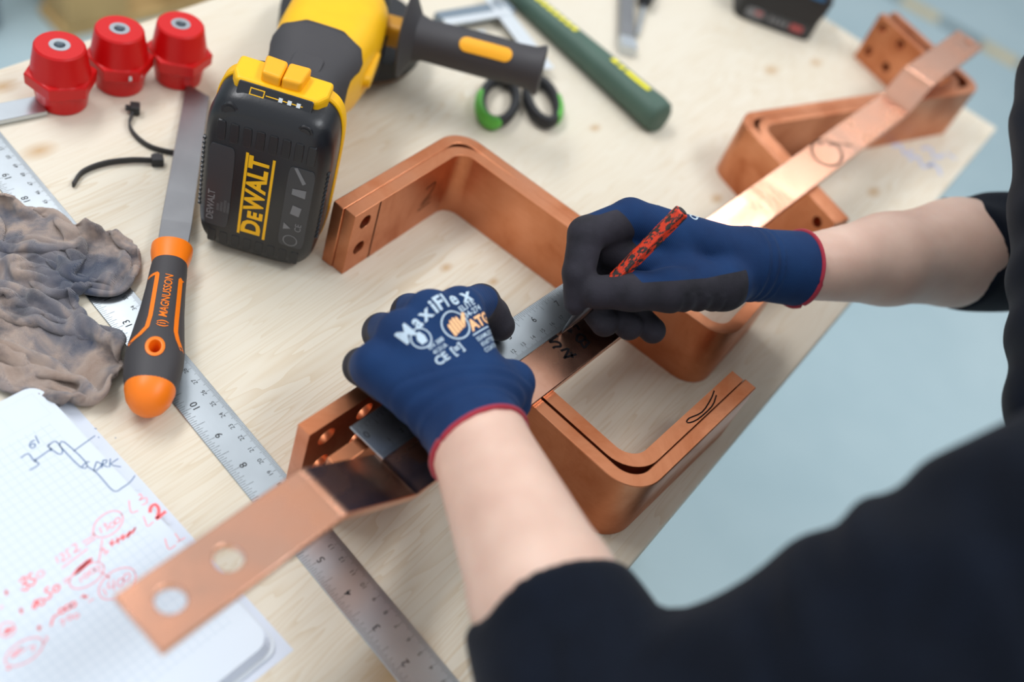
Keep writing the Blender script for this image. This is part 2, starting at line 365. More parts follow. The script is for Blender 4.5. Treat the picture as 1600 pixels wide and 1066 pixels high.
def project(mb, target, direction, name, mt, parent, off=.35, subdiv=2):
    """drop flat print geometry (in mm, world) on to a target mesh along a direction"""
    me = bpy.data.meshes.new(name); me.from_pydata([tuple(c * S for c in v) for v in mb.V], [], mb.F); bm = bmesh.new(); bm.from_mesh(me)
    bmesh.ops.triangulate(bm, faces=bm.faces)
    for _ in range(subdiv):
        es = [e for e in bm.edges if e.calc_length() > .003]
        if es: bmesh.ops.subdivide_edges(bm, edges=es, cuts=1); bmesh.ops.triangulate(bm, faces=bm.faces)
    T = BVHTree.FromPolygons([target.matrix_world @ v.co for v in target.data.vertices], [tuple(p.vertices) for p in target.data.polygons]); d = Vector(direction).normalized(); dead = []
    for v in bm.verts:
        hit = T.ray_cast(v.co - d * .12, d)
        if hit[0] is None: dead.append(v)
        else: v.co = hit[0] - d * off * S
    bmesh.ops.delete(bm, geom=dead, context='VERTS'); bm.to_mesh(me); bm.free()
    return link(name, me, mt, parent)
C66, S66 = .4067, .9135
def W(d, e, z): return (C66 * d + S66 * e, S66 * d - C66 * e, z)      # frame of the long strip: d along it, e across it

# ---- measured pen strokes (mm)
BLUE=[[[-222.5,284.0],[-223.3,281.9],[-222.6,279.6],[-220.4,278.8],[-220.0,281.0],[-221.5,281.8],[-222.3,280.0]],[[-223.8,286.6],[-219.2,283.1]],[[-221.9,270.7],[-220.3,274.8],[-215.1,272.3],[-212.0,272.1],[-212.0,269.6],[-213.6,266.1]],[[-214.8,272.4],[-211.8,283.1]],[[-213.3,283.4],[-211.6,283.2],[-211.3,281.6]],[[-214.9,274.0],[-214.8,272.2],[-213.4,272.7]],[[-214.4,285.7],[-214.3,283.6],[-212.7,288.6],[-206.1,285.1],[-206.2,282.0],[-214.2,283.7]],[[-209.6,287.3],[-208.4,290.2],[-190.7,283.9],[-191.7,280.1],[-209.4,287.1]],[[-200.9,287.3],[-196.6,301.8]],[[-191.5,280.2],[-191.0,284.3],[-189.7,285.3]],[[-189.7,282.3],[-183.7,281.2],[-179.1,279.4],[-168.5,274.9],[-165.7,279.0],[-164.0,284.2],[-164.0,288.9]],[[-186.6,287.2],[-184.6,281.2],[-183.3,283.2],[-183.3,286.8],[-186.6,287.2]],[[-184.1,289.6],[-182.0,284.8]],[[-184.0,289.5],[-182.5,290.5],[-181.8,288.7],[-182.9,287.0],[-179.3,286.8]],[[-181.3,292.3],[-178.6,287.2]],[[-177.6,294.3],[-179.0,289.2],[-173.4,290.2]],[[-199.6,305.9],[-198.3,306.2]],[[-186.6,305.7],[-185.9,305.8]],[[-194.8,301.7],[-193.9,301.7]]]
RED_THIN=[[[-158.4,273.5],[-155.8,269.7],[-153.1,267.5],[-150.9,270.2]],[[-155.8,278.5],[-155.3,279.8],[-153.4,278.2],[-153.9,276.0],[-151.4,279.2],[-149.6,276.5],[-151.0,274.0]],[[-146.7,268.3],[-143.9,265.7],[-141.5,263.9],[-140.3,267.7]],[[-157.5,264.5],[-156.2,263.4],[-155.1,261.9],[-154.4,260.0],[-154.1,257.8],[-154.1,255.5],[-154.6,253.2],[-155.4,251.2],[-156.5,249.4],[-157.9,248.0],[-159.4,247.1],[-160.9,246.8],[-162.4,247.1],[-163.8,248.0],[-164.9,249.3],[-165.7,251.1],[-166.2,253.2],[-166.3,255.4],[-165.9,257.7],[-165.2,259.9],[-164.2,261.9],[-162.9,263.4],[-161.4,264.4],[-159.8,264.9],[-158.3,264.8],[-156.8,264.0]],[[-163.1,252.3],[-160.1,249.7]],[[-162.2,254.2],[-161.4,255.7],[-160.5,253.6],[-159.1,254.3],[-158.6,251.9]],[[-158.0,258.1],[-157.2,257.4],[-156.9,256.2],[-157.2,255.1],[-157.9,254.6],[-158.7,254.9],[-159.3,255.9],[-159.2,257.1],[-158.7,258.0],[-157.8,258.0]],[[-157.0,261.6],[-156.2,261.0],[-155.9,259.8],[-156.2,258.6],[-156.9,258.1],[-157.7,258.4],[-158.3,259.4],[-158.2,260.7],[-157.7,261.5],[-156.8,261.6]],[[-172.7,227.7],[-169.6,225.2]],[[-171.5,228.9],[-170.8,230.9],[-169.1,229.0],[-168.6,226.8],[-166.9,228.9]],[[-169.6,234.6],[-170.2,232.9],[-168.3,231.6],[-166.8,231.2],[-166.9,229.3]],[[-169.3,236.2],[-168.3,238.4],[-166.2,236.0],[-166.2,233.6],[-164.3,236.8]],[[-166.5,223.4],[-161.4,238.5]],[[-165.7,240.6],[-162.7,247.0],[-164.8,247.1]],[[-163.7,239.8],[-161.3,245.6]],[[-173.2,218.0],[-172.4,217.1],[-172.2,215.7],[-172.8,214.5],[-173.8,214.0],[-174.7,214.6],[-175.2,215.8],[-174.9,217.2],[-174.1,218.0],[-173.0,217.9]],[[-149.4,233.7],[-148.3,232.6],[-147.6,231.1],[-147.2,229.2],[-147.2,227.0],[-147.6,224.7],[-148.5,222.5],[-149.6,220.4],[-151.0,218.7],[-152.5,217.4],[-154.1,216.6],[-155.6,216.3],[-157.0,216.6],[-158.2,217.5],[-159.1,218.9],[-159.6,220.7],[-159.7,222.8],[-159.4,225.0],[-158.7,227.3],[-157.7,229.4],[-156.3,231.3],[-154.8,232.8],[-153.2,233.8],[-151.6,234.2],[-150.1,234.0],[-148.9,233.2]],[[-133.9,237.5],[-132.5,236.3],[-131.4,234.6],[-130.7,232.4],[-130.5,229.9],[-130.7,227.3],[-131.5,224.7],[-132.6,222.4],[-134.0,220.4],[-135.7,218.9],[-137.5,217.9],[-139.4,217.6],[-141.1,218.0],[-142.6,219.0],[-143.8,220.5],[-144.6,222.6],[-144.9,224.9],[-144.8,227.5],[-144.3,230.1],[-143.3,232.6],[-141.9,234.7],[-140.2,236.4],[-138.4,237.6],[-136.5,238.1],[-134.8,237.9],[-133.2,237.0]],[[-157.9,246.5],[-153.0,235.9],[-152.9,233.7]],[[-155.5,240.3],[-154.1,242.7],[-153.5,240.2],[-151.7,242.2],[-151.9,239.2]],[[-149.1,230.0],[-143.2,229.1]],[[-143.3,230.1],[-143.8,228.5],[-142.4,228.9]],[[-142.5,222.4],[-138.9,219.8]],[[-141.9,227.0],[-140.4,223.4],[-138.6,226.4]],[[-140.5,228.8],[-137.1,223.9]],[[-136.9,231.3],[-135.9,230.6],[-135.3,229.2],[-135.4,227.6],[-136.2,226.8],[-137.2,227.0],[-138.0,228.2],[-138.2,229.7],[-137.7,231.0],[-136.7,231.2]],[[-135.6,235.3],[-134.5,234.6],[-133.9,233.1],[-134.0,231.5],[-134.8,230.6],[-135.9,230.8],[-136.7,232.1],[-136.9,233.7],[-136.4,235.0],[-135.4,235.3]],[[-129.8,261.4],[-127.2,258.6],[-124.6,256.7],[-122.9,260.4]],[[-126.8,266.5],[-121.9,263.6]],[[-123.1,262.2],[-120.7,266.6]],[[-155.9,222.9],[-153.6,220.7]],[[-153.4,226.4],[-152.8,225.8],[-152.7,224.7],[-153.1,223.8],[-153.9,223.4],[-154.6,223.8],[-154.9,224.8],[-154.7,225.8],[-154.0,226.5],[-153.3,226.4]],[[-152.1,229.8],[-151.5,229.1],[-151.4,228.1],[-151.8,227.1],[-152.6,226.8],[-153.3,227.2],[-153.7,228.2],[-153.4,229.2],[-152.8,229.9],[-152.0,229.8]],[[-150.6,232.2],[-150.0,231.5],[-149.9,230.5],[-150.4,229.5],[-151.2,229.2],[-151.9,229.6],[-152.2,230.5],[-152.0,231.6],[-151.3,232.2],[-150.5,232.1]],[[-161.8,217.8],[-160.3,220.7]],[[-160.7,216.7],[-159.0,219.7]],[[-144.7,212.8],[-143.5,215.5]],[[-152.8,186.2],[-151.7,185.2],[-151.0,183.8],[-150.7,181.9],[-150.8,179.8],[-151.2,177.6],[-152.1,175.4],[-153.3,173.4],[-154.7,171.7],[-156.2,170.3],[-157.8,169.5],[-159.3,169.2],[-160.7,169.5],[-161.8,170.3],[-162.6,171.6],[-163.1,173.3],[-163.2,175.3],[-162.8,177.5],[-162.1,179.7],[-161.0,181.8],[-159.7,183.7],[-158.1,185.2],[-156.5,186.2],[-154.9,186.6],[-153.5,186.5],[-152.2,185.8]],[[-153.0,188.4],[-151.4,188.2],[-151.2,184.4]],[[-147.6,202.8],[-147.1,202.2],[-147.1,201.4],[-147.6,200.7],[-148.4,200.6],[-149.1,201.1],[-149.3,201.9],[-148.9,202.7],[-148.2,203.0],[-147.5,202.8]],[[-145.2,205.0],[-144.7,204.4],[-144.7,203.5],[-145.2,202.9],[-146.0,202.8],[-146.7,203.3],[-146.9,204.1],[-146.5,204.8],[-145.8,205.2],[-145.1,204.9]],[[-150.9,198.0],[-150.2,199.8],[-148.5,196.6]],[[-168.8,187.5],[-167.3,185.9],[-166.9,183.7],[-167.7,181.7],[-169.4,180.5],[-171.5,180.6],[-173.2,181.8],[-174.1,183.8],[-173.8,186.0],[-172.4,187.5],[-170.4,188.0],[-168.4,187.2]],[[-179.6,191.9],[-179.6,194.0]],[[-161.5,173.8],[-159.1,179.7],[-160.5,172.4],[-157.3,179.6]],[[-156.2,180.1],[-154.5,182.4],[-153.5,179.4]]]
RED_BOLD=[[[-144.8,271.8],[-146.1,274.7],[-145.1,277.5],[-142.2,276.2],[-140.4,273.1],[-139.8,269.8],[-137.9,276.4]]]
RED_MID=[[[-180.1,208.1],[-179.6,211.5],[-177.6,209.7],[-178.0,207.5],[-175.7,208.7],[-174.5,205.8],[-177.1,205.1]],[[-177.5,214.9],[-178.2,212.7],[-176.2,211.8],[-174.0,212.4],[-173.4,209.4],[-174.9,208.5]],[[-166.2,198.3],[-167.5,201.8],[-167.0,203.1],[-165.1,198.9]],[[-164.2,204.7],[-163.4,203.9],[-163.2,202.8],[-163.7,201.8],[-164.7,201.5],[-165.6,202.0],[-166.1,203.1],[-165.9,204.2],[-165.1,204.8],[-164.1,204.6]],[[-166.2,211.9],[-166.8,209.5],[-164.7,208.9],[-163.0,209.2],[-162.5,206.3],[-164.1,205.5]],[[-162.4,214.5],[-161.5,213.8],[-161.2,212.5],[-161.5,211.3],[-162.3,210.7],[-163.2,211.1],[-163.8,212.2],[-163.8,213.5],[-163.1,214.4],[-162.2,214.4]],[[-153.7,246.9],[-151.2,245.3]],[[-153.3,248.9],[-152.2,246.3],[-150.4,249.8]],[[-151.9,250.7],[-149.3,248.0]],[[-159.4,222.2],[-156.1,234.9],[-160.1,224.1],[-157.1,234.9],[-158.5,223.2],[-155.7,233.4]],[[-182.9,200.1],[-181.5,201.3]],[[-183.0,201.6],[-181.2,199.4]],[[-171.3,194.9],[-169.8,196.1]],[[-171.4,196.3],[-169.3,194.0]],[[-153.5,194.2],[-155.0,198.6],[-153.9,201.1]],[[-153.0,204.8],[-152.4,204.1],[-152.3,203.1],[-152.7,202.2],[-153.5,201.9],[-154.3,202.3],[-154.6,203.3],[-154.4,204.2],[-153.7,204.8],[-152.9,204.7]],[[-151.5,207.6],[-150.9,206.9],[-150.8,205.9],[-151.2,205.0],[-152.0,204.7],[-152.8,205.1],[-153.1,206.0],[-152.9,207.0],[-152.2,207.6],[-151.4,207.5]],[[-150.1,209.8],[-149.5,209.2],[-149.3,208.1],[-149.8,207.3],[-150.6,206.9],[-151.3,207.4],[-151.7,208.3],[-151.5,209.3],[-150.8,209.9],[-150.0,209.8]],[[-158.5,190.4],[-157.2,192.0]],[[-158.8,192.2],[-156.9,190.1]],[[-149.5,213.6],[-146.5,215.6]],[[-149.2,215.4],[-146.8,213.9]],[[-150.4,249.8],[-149.9,254.1],[-148.8,250.6],[-147.9,257.5],[-147.3,253.1],[-146.7,260.5],[-146.3,256.5]],[[-171.4,182.8],[-169.6,185.6],[-170.0,181.5],[-168.2,186.3]],[[-159.3,167.3],[-157.8,168.4]]]
MARK=[[[25.7,472.8],[22.9,466.5],[22.7,464.5],[25.6,466.9],[28.7,467.4],[30.0,465.0],[26.8,462.5],[25.9,460.6]],[[31.3,461.3],[35.6,465.9],[35.0,456.2]],[[35.2,457.3],[41.4,464.2]],[[37.6,463.9],[40.0,460.0]],[[32.8,486.5],[35.0,488.8],[37.7,486.1]],[[33.2,483.4],[31.1,480.7],[33.8,481.1]],[[37.7,480.8],[38.5,476.0],[41.2,476.4],[43.2,481.5],[40.0,482.9],[37.7,480.8]],[[43.5,480.4],[47.3,478.2]],[[41.4,475.8],[44.6,472.6],[46.1,477.4]]]
FAR=[[[197.3,819.3],[195.2,812.9],[191.7,807.6],[187.4,804.0],[182.6,802.5],[177.9,803.1],[173.8,805.9],[170.7,810.6],[169.0,816.6],[168.9,823.3],[170.5,830.0],[173.5,835.9],[177.7,840.3],[182.5,842.7],[187.5,842.7],[191.9,840.4],[195.4,836.1],[197.4,830.3],[197.9,823.6],[196.7,816.8]],[[172.9,828.9],[179.9,835.7]],[[182.9,836.6],[188.7,840.5]],[[191.4,844.5],[196.0,845.4]],[[198.1,848.3],[206.3,852.0]]]
# ---- parenting keeps world coordinates
def wmat(o):
    if o.parent is None: return o.matrix_basis.copy()
    return wmat(o.parent) @ o.matrix_parent_inverse @ o.matrix_basis
LOCAL = [False]
_link0 = link
def link(name, me, mt, parent=None, smooth=None):
    o = _link0(name, me, mt, None, smooth)
    if parent is not None:
        o.parent = parent
        if not LOCAL[0]: o.matrix_parent_inverse = wmat(parent).inverted()
    return o
def struct(o): o['kind'] = 'structure'; return o

# ================================================================ setting
floor = struct(MB().box(-4000, 4500, -2500, 7000, -900, -880).build('floor', 'floor'))
MT['wall'] = plain('pale_wall_paint', srgb(206, 210, 212), .8, var=.05, vscale=2)
struct(MB().box(-4000, 4500, 7000, 7100, -880, 2600).build('wall_far', 'wall')); struct(MB().box(-4100, -4000, -2500, 7100, -880, 2600).build('wall_left', 'wall')); struct(MB().box(4500, 4600, -2500, 7100, -880, 2600).build('wall_right', 'wall'))
mb = MB()
tp = np.array([[640, 3640], [1330, 3462]]); td = (tp[1] - tp[0]) / np.linalg.norm(tp[1] - tp[0]); tn = np.array([-td[1], td[0]])
def tape(i, t0, t1, mt):
    q = [tp[0] + td * t0 - tn * 38, tp[0] + td * t1 - tn * 38, tp[0] + td * t1 + tn * 38, tp[0] + td * t0 + tn * 38]
    o = MB().prism([tuple(k) for k in q], -880, -878.5).build('floor_tape', mt, floor)
for i, (t0, t1, mt) in enumerate([(0, 120, 'tape_dark'), (120, 260, 'tan'), (260, 430, 'tape_dark'), (430, 560, 'tan'), (560, 700, 'tape_dark')]): tape(i + 1, t0, t1, mt)

# ================================================================ work table
TA = math.atan2(.936, .352); TX = np.array([.352, .936]); TY = np.array([-.936, .352]); TC = np.array([408.9, 1130.5]) - TX * 750 + TY * 294
LOCAL[0] = True
table = empty('work_table', 'pale spruce board work table carrying all the tools and copper bars', 'table', (TC[0], TC[1], -880), TA)
o = MB().box(-750, 750, -294, 294, 853, 880).build('table_top', 'wood', table); bevel(o, 1.5)
for lx in (-650, 600):
    for ly in (-230, 230): bevel(MB().box(lx - 35, lx + 35, ly - 35, ly + 35, 0, 853).build('leg', 'wood', table), 3)
o = MB().box(-620, 570, -245, -225, 770, 850).build('rail', 'wood', table); o = MB().box(-620, 570, 225, 245, 770, 850).build('rail', 'wood', table)
LOCAL[0] = False
mb = ribbons(MB(), [[(283, 993), (292, 1004), (297, 988), (306, 1003)], [(302, 982), (312, 996), (318, 980), (330, 998)], [(316, 1014), (326, 1024), (331, 1008), (342, 1022)], [(324, 986), (334, 994), (338, 980)], [(346, 1028), (356, 1024)]], 4, .12)
mb.build('pen_scribble', 'scribble', table)

# ================================================================ rulers
def ruler(name, label, ox, oy, oz, th, L):
    LOCAL[0] = True
    e = empty(name, label, 'ruler', (ox, oy, oz), th)
    o = MB().box(-2, L, -27.1, 0, 0, .9).build('blade', 'steel', e); bevel(o, .25, 1)
    mb = MB(); z = .96
    for i in range(int(L / 25.4 * 16)):
        x0 = i * 25.4 / 16; ln = 7.0 if i % 16 == 0 else 8.2 if i % 8 == 0 else 6.0 if i % 4 == 0 else 4.8 if i % 2 == 0 else 3.6
        mb.quad((x0 - .11, -ln, z), (x0 + .11, -ln, z), (x0 + .11, -.15, z), (x0 - .11, -.15, z))
    for i in range(int(L)):
        ln = 5.6 if i % 10 == 0 else 4.4 if i % 5 == 0 else 3.2
        mb.quad((i - .09, -27.0, z), (i + .09, -27.0, z), (i + .09, -27.0 + ln, z), (i - .09, -27.0 + ln, z))
    mb.build('scale_lines', 'ink', e)
    mb = MB()
    for i in range(0, int(L / 25.4) + 1): put_text(mb, str(i), 6.6, (i * 25.4 + (2 if i == 0 else 0), -9.9, z), (1, 0, 0), (0, 1, 0), bold=.012)
    for i in range(1, int(L / 10) + 1): put_text(mb, str(i), 4.0, (i * 10, -19.7, z), (1, 0, 0), (0, 1, 0))
    mb.build('scale_numbers', 'ink', e); LOCAL[0] = False; return e
ruler('steel_ruler', 'long steel rule lying on the wood under the orange file handle and grey rag', 57.3, 222.1, .05, 2.644, 612)
ruler('steel_ruler', 'steel rule held on the copper strip by the gloved hands', -63.0, 341.0, 62.1, 1.156, 310)

# ================================================================ bent bars (two nested layers each)
def frame(a):
    d = (math.cos(a), math.sin(a)); e = (math.sin(a), -math.cos(a))
    return (lambda p, z: (d[0] * p[0] + e[0] * p[1], d[1] * p[0] + e[1] * p[1], z)), np.array([*d, 0]), np.array([*e, 0])
def zbar(label, ang, pts, r, mt, group, th=9.6, H=57, holes=()):
    to3, d, e = frame(ang); V, F = bar_mesh(fillet(pts, r), th, 0.05, H, to3)
    b0 = to3(pts[0], 0); root = empty('bent_copper_bar', label, 'copper bar', b0, 0, group)
    o = mk('bar', V, F, mt, root, 35)
    if holes:
        cut(o, [MB().tube([np.array(to3((a_, b_), z_)) - e * 9, np.array(to3((a_, b_), z_)) + e * 9], r_, 28).build('c', mt) for a_, b_, z_, r_ in holes])
        o.data.polygons.foreach_set('use_smooth', [True] * len(o.data.polygons)); o.data.set_sharp_from_angle(angle=.6)
    bevel(o, .7, 2, 50); return root, to3, d, e
A1 = math.radians(71); A2 = math.radians(66); A3 = math.radians(48)
b, t3, d, e = zbar('inner copper bar of the Z-bent pair beside the battery, with two drilled holes', A1, [(434.5, -292.4), (559.6, -292.4), (559.6, -49), (650, -49)], 17, 'copper', None, holes=[(448, -292.4, 44.4, 5.6), (447.3, -292.4, 19.5, 5.6)])
mb = MB()
mb = MB(); q = lambda dd, z: t3((dd, -287.35), z); mb.quad(q(461.6, .5), q(462.6, .5), q(461.4, 57), q(460.4, 57))
L = [[(517, 38), (528, 40), (524, 30), (516, 22), (527, 26)], [(514, 18), (528, 20)]]
mb.build('marker_line', 'marker', b)
for s_ in L:
    mb = ribbons(MB(), [s_], .8, 0); mb.V = [q(v[0], v[1]) for v in mb.V]; mb.build('marker_scrawl', 'marker', b)
zbar('outer copper bar of the Z-bent pair beside the battery', A1, [(433.5, -302.2), (569.4, -302.2), (569.4, -78)], 17, 'copper', None)
b, t3, d, e = zbar('outer copper Z-bar under the gloved hand, facing the table edge', A2, [(263.5, -186.4), (393, -186.4), (393, -61.4), (532, -61.4)], 20, 'copper', None, holes=[(280, -186.4, 43, 6.3), (280, -186.4, 16, 6.3)])
b, t3, d, e = zbar('inner copper Z-bar under the gloved hand, its drilled end open to view', A2, [(265.6, -212.6), (404.2, -212.6), (404.2, -71.4), (529.6, -71.4)], 19, 'copper', None, holes=[(281, -212.6, 42.5, 6.5), (311, -212.6, 42.5, 6.5), (281, -212.6, 15.5, 6.5), (311, -212.6, 15.5, 6.5)])
mb = ribbons(MB(), [[(503, -74.6), (495, -72), (480, -69.6), (468, -72.4), (464, -71), (472, -68.2), (490, -68), (501, -71.4)]], 1.0, 57.12)
mb.V = [t3((v[0], v[1]), v[2]) for v in mb.V]; mb.build('stain', 'marker', b)
def zfar(label, pts, holes):
    to3, dv, ev = frame(A3); V, F = bar_mesh(fillet(pts, 18), 9.6, .05, 57, to3); root = empty('bent_copper_bar', label, 'copper bar', to3(pts[0], 0))
    o = mk('bar', V, F, 'copper', root, 35)
    cs = []
    for (mm, nn, zz, r_) in holes:
        c_ = np.array(to3((mm, nn), zz)); cs.append(MB().tube([c_ - dv * 12, c_ + dv * 12], r_, 20).build('c', 'copper'))
    if cs: cut(o, cs); o.data.polygons.foreach_set('use_smooth', [True] * len(o.data.polygons)); o.data.set_sharp_from_angle(angle=.6)
    bevel(o, .6, 2, 50); return root
zfar('far copper Z-bar by the table corner, its plate drilled with four holes', [(685.3, -335.5), (685.3, -473), (1012, -473), (1012, -599)], [(1012, n_, z_, 5.2) for n_ in (-586, -556.5) for z_ in (17, 46.6)] + [(685.3, -350, 45, 5.0)])
zfar('far copper Z-bar by the table corner, nested behind the drilled one', [(695.4, -336.5), (695.4, -463), (1032.5, -463), (1032.5, -600)], [])

# ================================================================ long strip
root = empty('copper_strip', 'long flat copper strip with cranked drilled ends lying across the bent bars', 'copper strip', W(300, -157, 57))
path = fillet([(119, 104.5), (221, 104.5), (283, 59.5), (982, 59.5), (1003, 82.5), (1152, 82.5)], 13, 8)
to3 = lambda p, e_: W(p[0], e_ - .005 * (p[0] - 300), p[1])
V, F = bar_mesh(path, 5, -174.5, -141.5, to3); o = mk('strip', V, F, 'copper_bright', root, 30)
cut(o, [MB().tube([W(s_, e_, z_ - 9), W(s_, e_, z_ + 9)], r_, 32).build('c', 'copper') for s_, e_, z_, r_ in ((166, -157.5, 104.5, 6.8), (135.5, -157.5, 104.5, 6.8), (1140, -160, 82.5, 4.5))])
o.data.polygons.foreach_set('use_smooth', [True] * len(o.data.polygons)); o.data.set_sharp_from_angle(angle=.5); bevel(o, .6, 2, 40)
ribbons(MB(), MARK, 1.7, 62.12).build('marker_writing', 'marker', root)
ribbons(MB(), [[(a_ + S66 * 5.5, b_ - C66 * 5.5) for a_, b_ in s_] for s_ in FAR], 1.9, 62.12).build('marker_writing', 'marker', root)

# ================================================================ insulators
def insulator(label, x, y, rot):
    root = empty('insulator', label, 'insulator', (x, y, 0), 0, None); seg = 60; V = []; F = []
    prof = [(.05, 16.5, 0), (1.2, 17.6, 0), (15, 19.6, 0), (17, 20.5, 1), (18, 21.4, 1), (26.5, 21.8, 1), (27.6, 21.2, 1), (28, 20.9, .0), (48.6, 17.6, 0), (50, 16.4, 0)]
    for z, r_, hx in prof:
        for i in range(seg):
            a = 2 * math.pi * i / seg; k = ((a + math.pi / 6) % (math.pi / 3)) - math.pi / 6; rr = r_ * ((1 / math.cos(k)) if hx else 1)
            V.append((x + rr * math.cos(a + rot), y + rr * math.sin(a + rot), z))
    n = len(prof)
    for k in range(n - 1):
        for i in range(seg): j = (i + 1) % seg; F.append((k * seg + i, k * seg + j, (k + 1) * seg + j, (k + 1) * seg + i))
    F += [tuple(range(seg))[::-1], tuple(range((n - 1) * seg, n * seg))]
    o = mk('body', V, F, 'red_plastic', root, 28)
    cut(o, [MB().tube([(x, y, 36), (x, y, 60)], 7.2, 28).build('c', 'zinc')]); o.data.polygons.foreach_set('use_smooth', [True] * len(o.data.polygons)); o.data.set_sharp_from_angle(angle=.5)
    mb = MB(); R = [(7.15, 38), (7.15, 50.3), (4.0, 50.3), (3.6, 49.4), (3.6, 39), (.1, 38.5)]; V = []; F = []
    for r_, z in R: V += [(x + r_ * math.cos(2 * math.pi * i / 24), y + r_ * math.sin(2 * math.pi * i / 24), z) for i in range(24)]
    for k in range(len(R) - 1): F += [(k * 24 + i, k * 24 + (i + 1) % 24, (k + 1) * 24 + (i + 1) % 24, (k + 1) * 24 + i) for i in range(24)]
    mk('threaded_insert', V, F, 'zinc', root, 40); return root
insulator('red resin standoff insulator touching the zinc bar end', -380, 552, .25)
b = insulator('red resin standoff insulator standing between the two others', -360, 596, .1)
mb = MB(); mb.box(-.2, .3, -5.5, 5.5, 19.5, 23.5); an = math.radians(-28); mb.V = [(-360 + (v[0] + 22.2) * math.cos(an + .0) - v[1] * math.sin(an), 596 + (v[0] + 22.2) * math.sin(an) + v[1] * math.cos(an), v[2]) for v in mb.V]; mb.build('size_label', 'led', b)
insulator('red resin standoff insulator above the file tip, farthest from the zinc bar', -330, 631, -.1)

# ================================================================ zinc bar end
q = np.array([(-393.5, 541.0), (-378, 531.2)]); dv = np.array([-.545, -.838]) * 110
o = MB().prism([tuple(q[0]), tuple(q[1]), tuple(q[1] + dv), tuple(q[0] + dv)], 1.1, 5).build('zinc_bar', 'zinc'); bevel(o, .4); tag(o, 'short flat zinc-plated steel bar lying beside the red insulators', 'metal bar')

# ================================================================ cable ties
def tie(label, pts, head, hdir):
    root = empty('cable_tie', label, 'cable tie', pts[0]); P_ = catmull(pts, 6); L, R = sweep_bar([p[:2] for p in P_], 1.5); V = []; F = []
    for l, r_, p in zip(L, R, P_): V += [(*r_, p[2] - 2.2), (*l, p[2] - 2.2), (*l, p[2] + 2.2), (*r_, p[2] + 2.2)]
    n = len(P_)
    for i in range(n - 1):
        for k in range(4): F.append((4 * i + k, 4 * i + (k + 1) % 4, 4 * i + 4 + (k + 1) % 4, 4 * i + 4 + k))
    F += [(0, 3, 2, 1), (4 * n - 4, 4 * n - 3, 4 * n - 2, 4 * n - 1)]; mk('strap', V, F, 'black2', root, 30)
    c, s_ = math.cos(hdir), math.sin(hdir); mb = MB().box(-4.2, 4.2, -3.6, 3.6, -3.4, 3.6); mb.box(-2, 2.5, 3.6, 7, -1.5, 1.5)
    mb.V = [(head[0] + v[0] * c - v[1] * s_, head[1] + v[0] * s_ + v[1] * c, head[2] + v[2]) for v in mb.V]; bevel(mb.build('head', 'black2', root), .6)
tie('black cable tie with its free end curving away from the file', [(-323, 477, 2.4), (-325, 492, 2.6), (-318, 508, 3), (-306, 521, 3.2), (-293, 530, 3.4)], (-290.5, 531.5, 3.5), .65)
tie('black cable tie whose strap passes under the file blade', [(-331, 566, 4), (-327, 555, 3), (-317, 547, 2.4), (-303, 543, 2.3), (-289, 546, 2.3), (-276, 553, 2.3)], (-332.5, 572, 4.5), 2.1)

# ================================================================ file
root = empty('hand_file', 'flat steel file with an orange and black handle, resting on the rule', 'file', (-232, 450, 0))
fa = np.array([.400, -.9165, 0]); fb = np.array([.9165, .400, 0]); fz = np.array([0, 0, 1.]); f0 = np.array([-232.5, 449.5, 0])
V = []; F = []
for t, hw, zc, sk in ((-187, 9.4, 3, 6), (-60, 10, 9, 0), (-28, 10.2, 11, 0), (6, 9.6, 14.2, 0)):
    for sb, sz in ((-1, -1), (1, -1), (1, 1), (-1, 1)): V.append(tuple(f0 + fa * (t + sb * sk) + fb * hw * sb + fz * (zc + sz * 2.2)))
for k in range(3): F += [(4 * k + i, 4 * k + (i + 1) % 4, 4 * k + 4 + (i + 1) % 4, 4 * k + 4 + i) for i in range(4)]
F += [(0, 3, 2, 1), (12, 13, 14, 15)]; bevel(mk('blade', V, F, 'file_steel', root), .4)
sec = lambda t, ru, rv, zc, pw=2.2: (f0 + fa * t + fz * zc, fb, fz, ru, rv, pw)
MB().loft([sec(0, 12.2, 10.8, 15), sec(1.2, 13.4, 12, 15), sec(6, 13.2, 12, 15), sec(16, 11.2, 10.6, 15), sec(24, 11.4, 10.6, 15)], 40).build('ferrule', 'orange', root, 40)
hs = [sec(17, 11.3, 10.8, 15), sec(24, 11.7, 11.2, 15), sec(40, 12.3, 11.8, 15.3), sec(60, 13.6, 13, 16), sec(78, 15.4, 14.4, 17), sec(92, 16.9, 15.2, 17.6), sec(102, 17.2, 15.4, 17.8), sec(112, 16.2, 15, 17.6), sec(122, 14.2, 13.6, 17.2)]
grip = MB().loft(hs, 48).build('grip', 'rubber', root, 50)
hc = f0 + fa * 100 + fz * 17
cut(grip, [MB().loft([(hc - fz * 30, fa, fb, 7.4, 5.6, 2), (hc + fz * 30, fa, fb, 7.4, 5.6, 2)], 28).build('c', 'orange')]); grip.data.polygons.foreach_set('use_smooth', [True] * len(grip.data.polygons)); grip.data.set_sharp_from_angle(angle=.8)
V = []; F = []
for (ra, rb_, zz) in ((7.5, 5.7, 2), (7.5, 5.7, 33.2), (6.9, 5.1, 33.5), (5.1, 3.6, 33.2), (4.7, 3.3, 32), (4.7, 3.3, 4)):
    V += [tuple(f0 + fa * (100 + ra * math.cos(2 * math.pi * i / 28)) + fb * rb_ * math.sin(2 * math.pi * i / 28) + fz * zz) for i in range(28)]
for k in range(5): F += [(k * 28 + i, k * 28 + (i + 1) % 28, (k + 1) * 28 + (i + 1) % 28, (k + 1) * 28 + i) for i in range(28)]
mk('hanging_hole_sleeve', V, F, 'orange', root, 50)
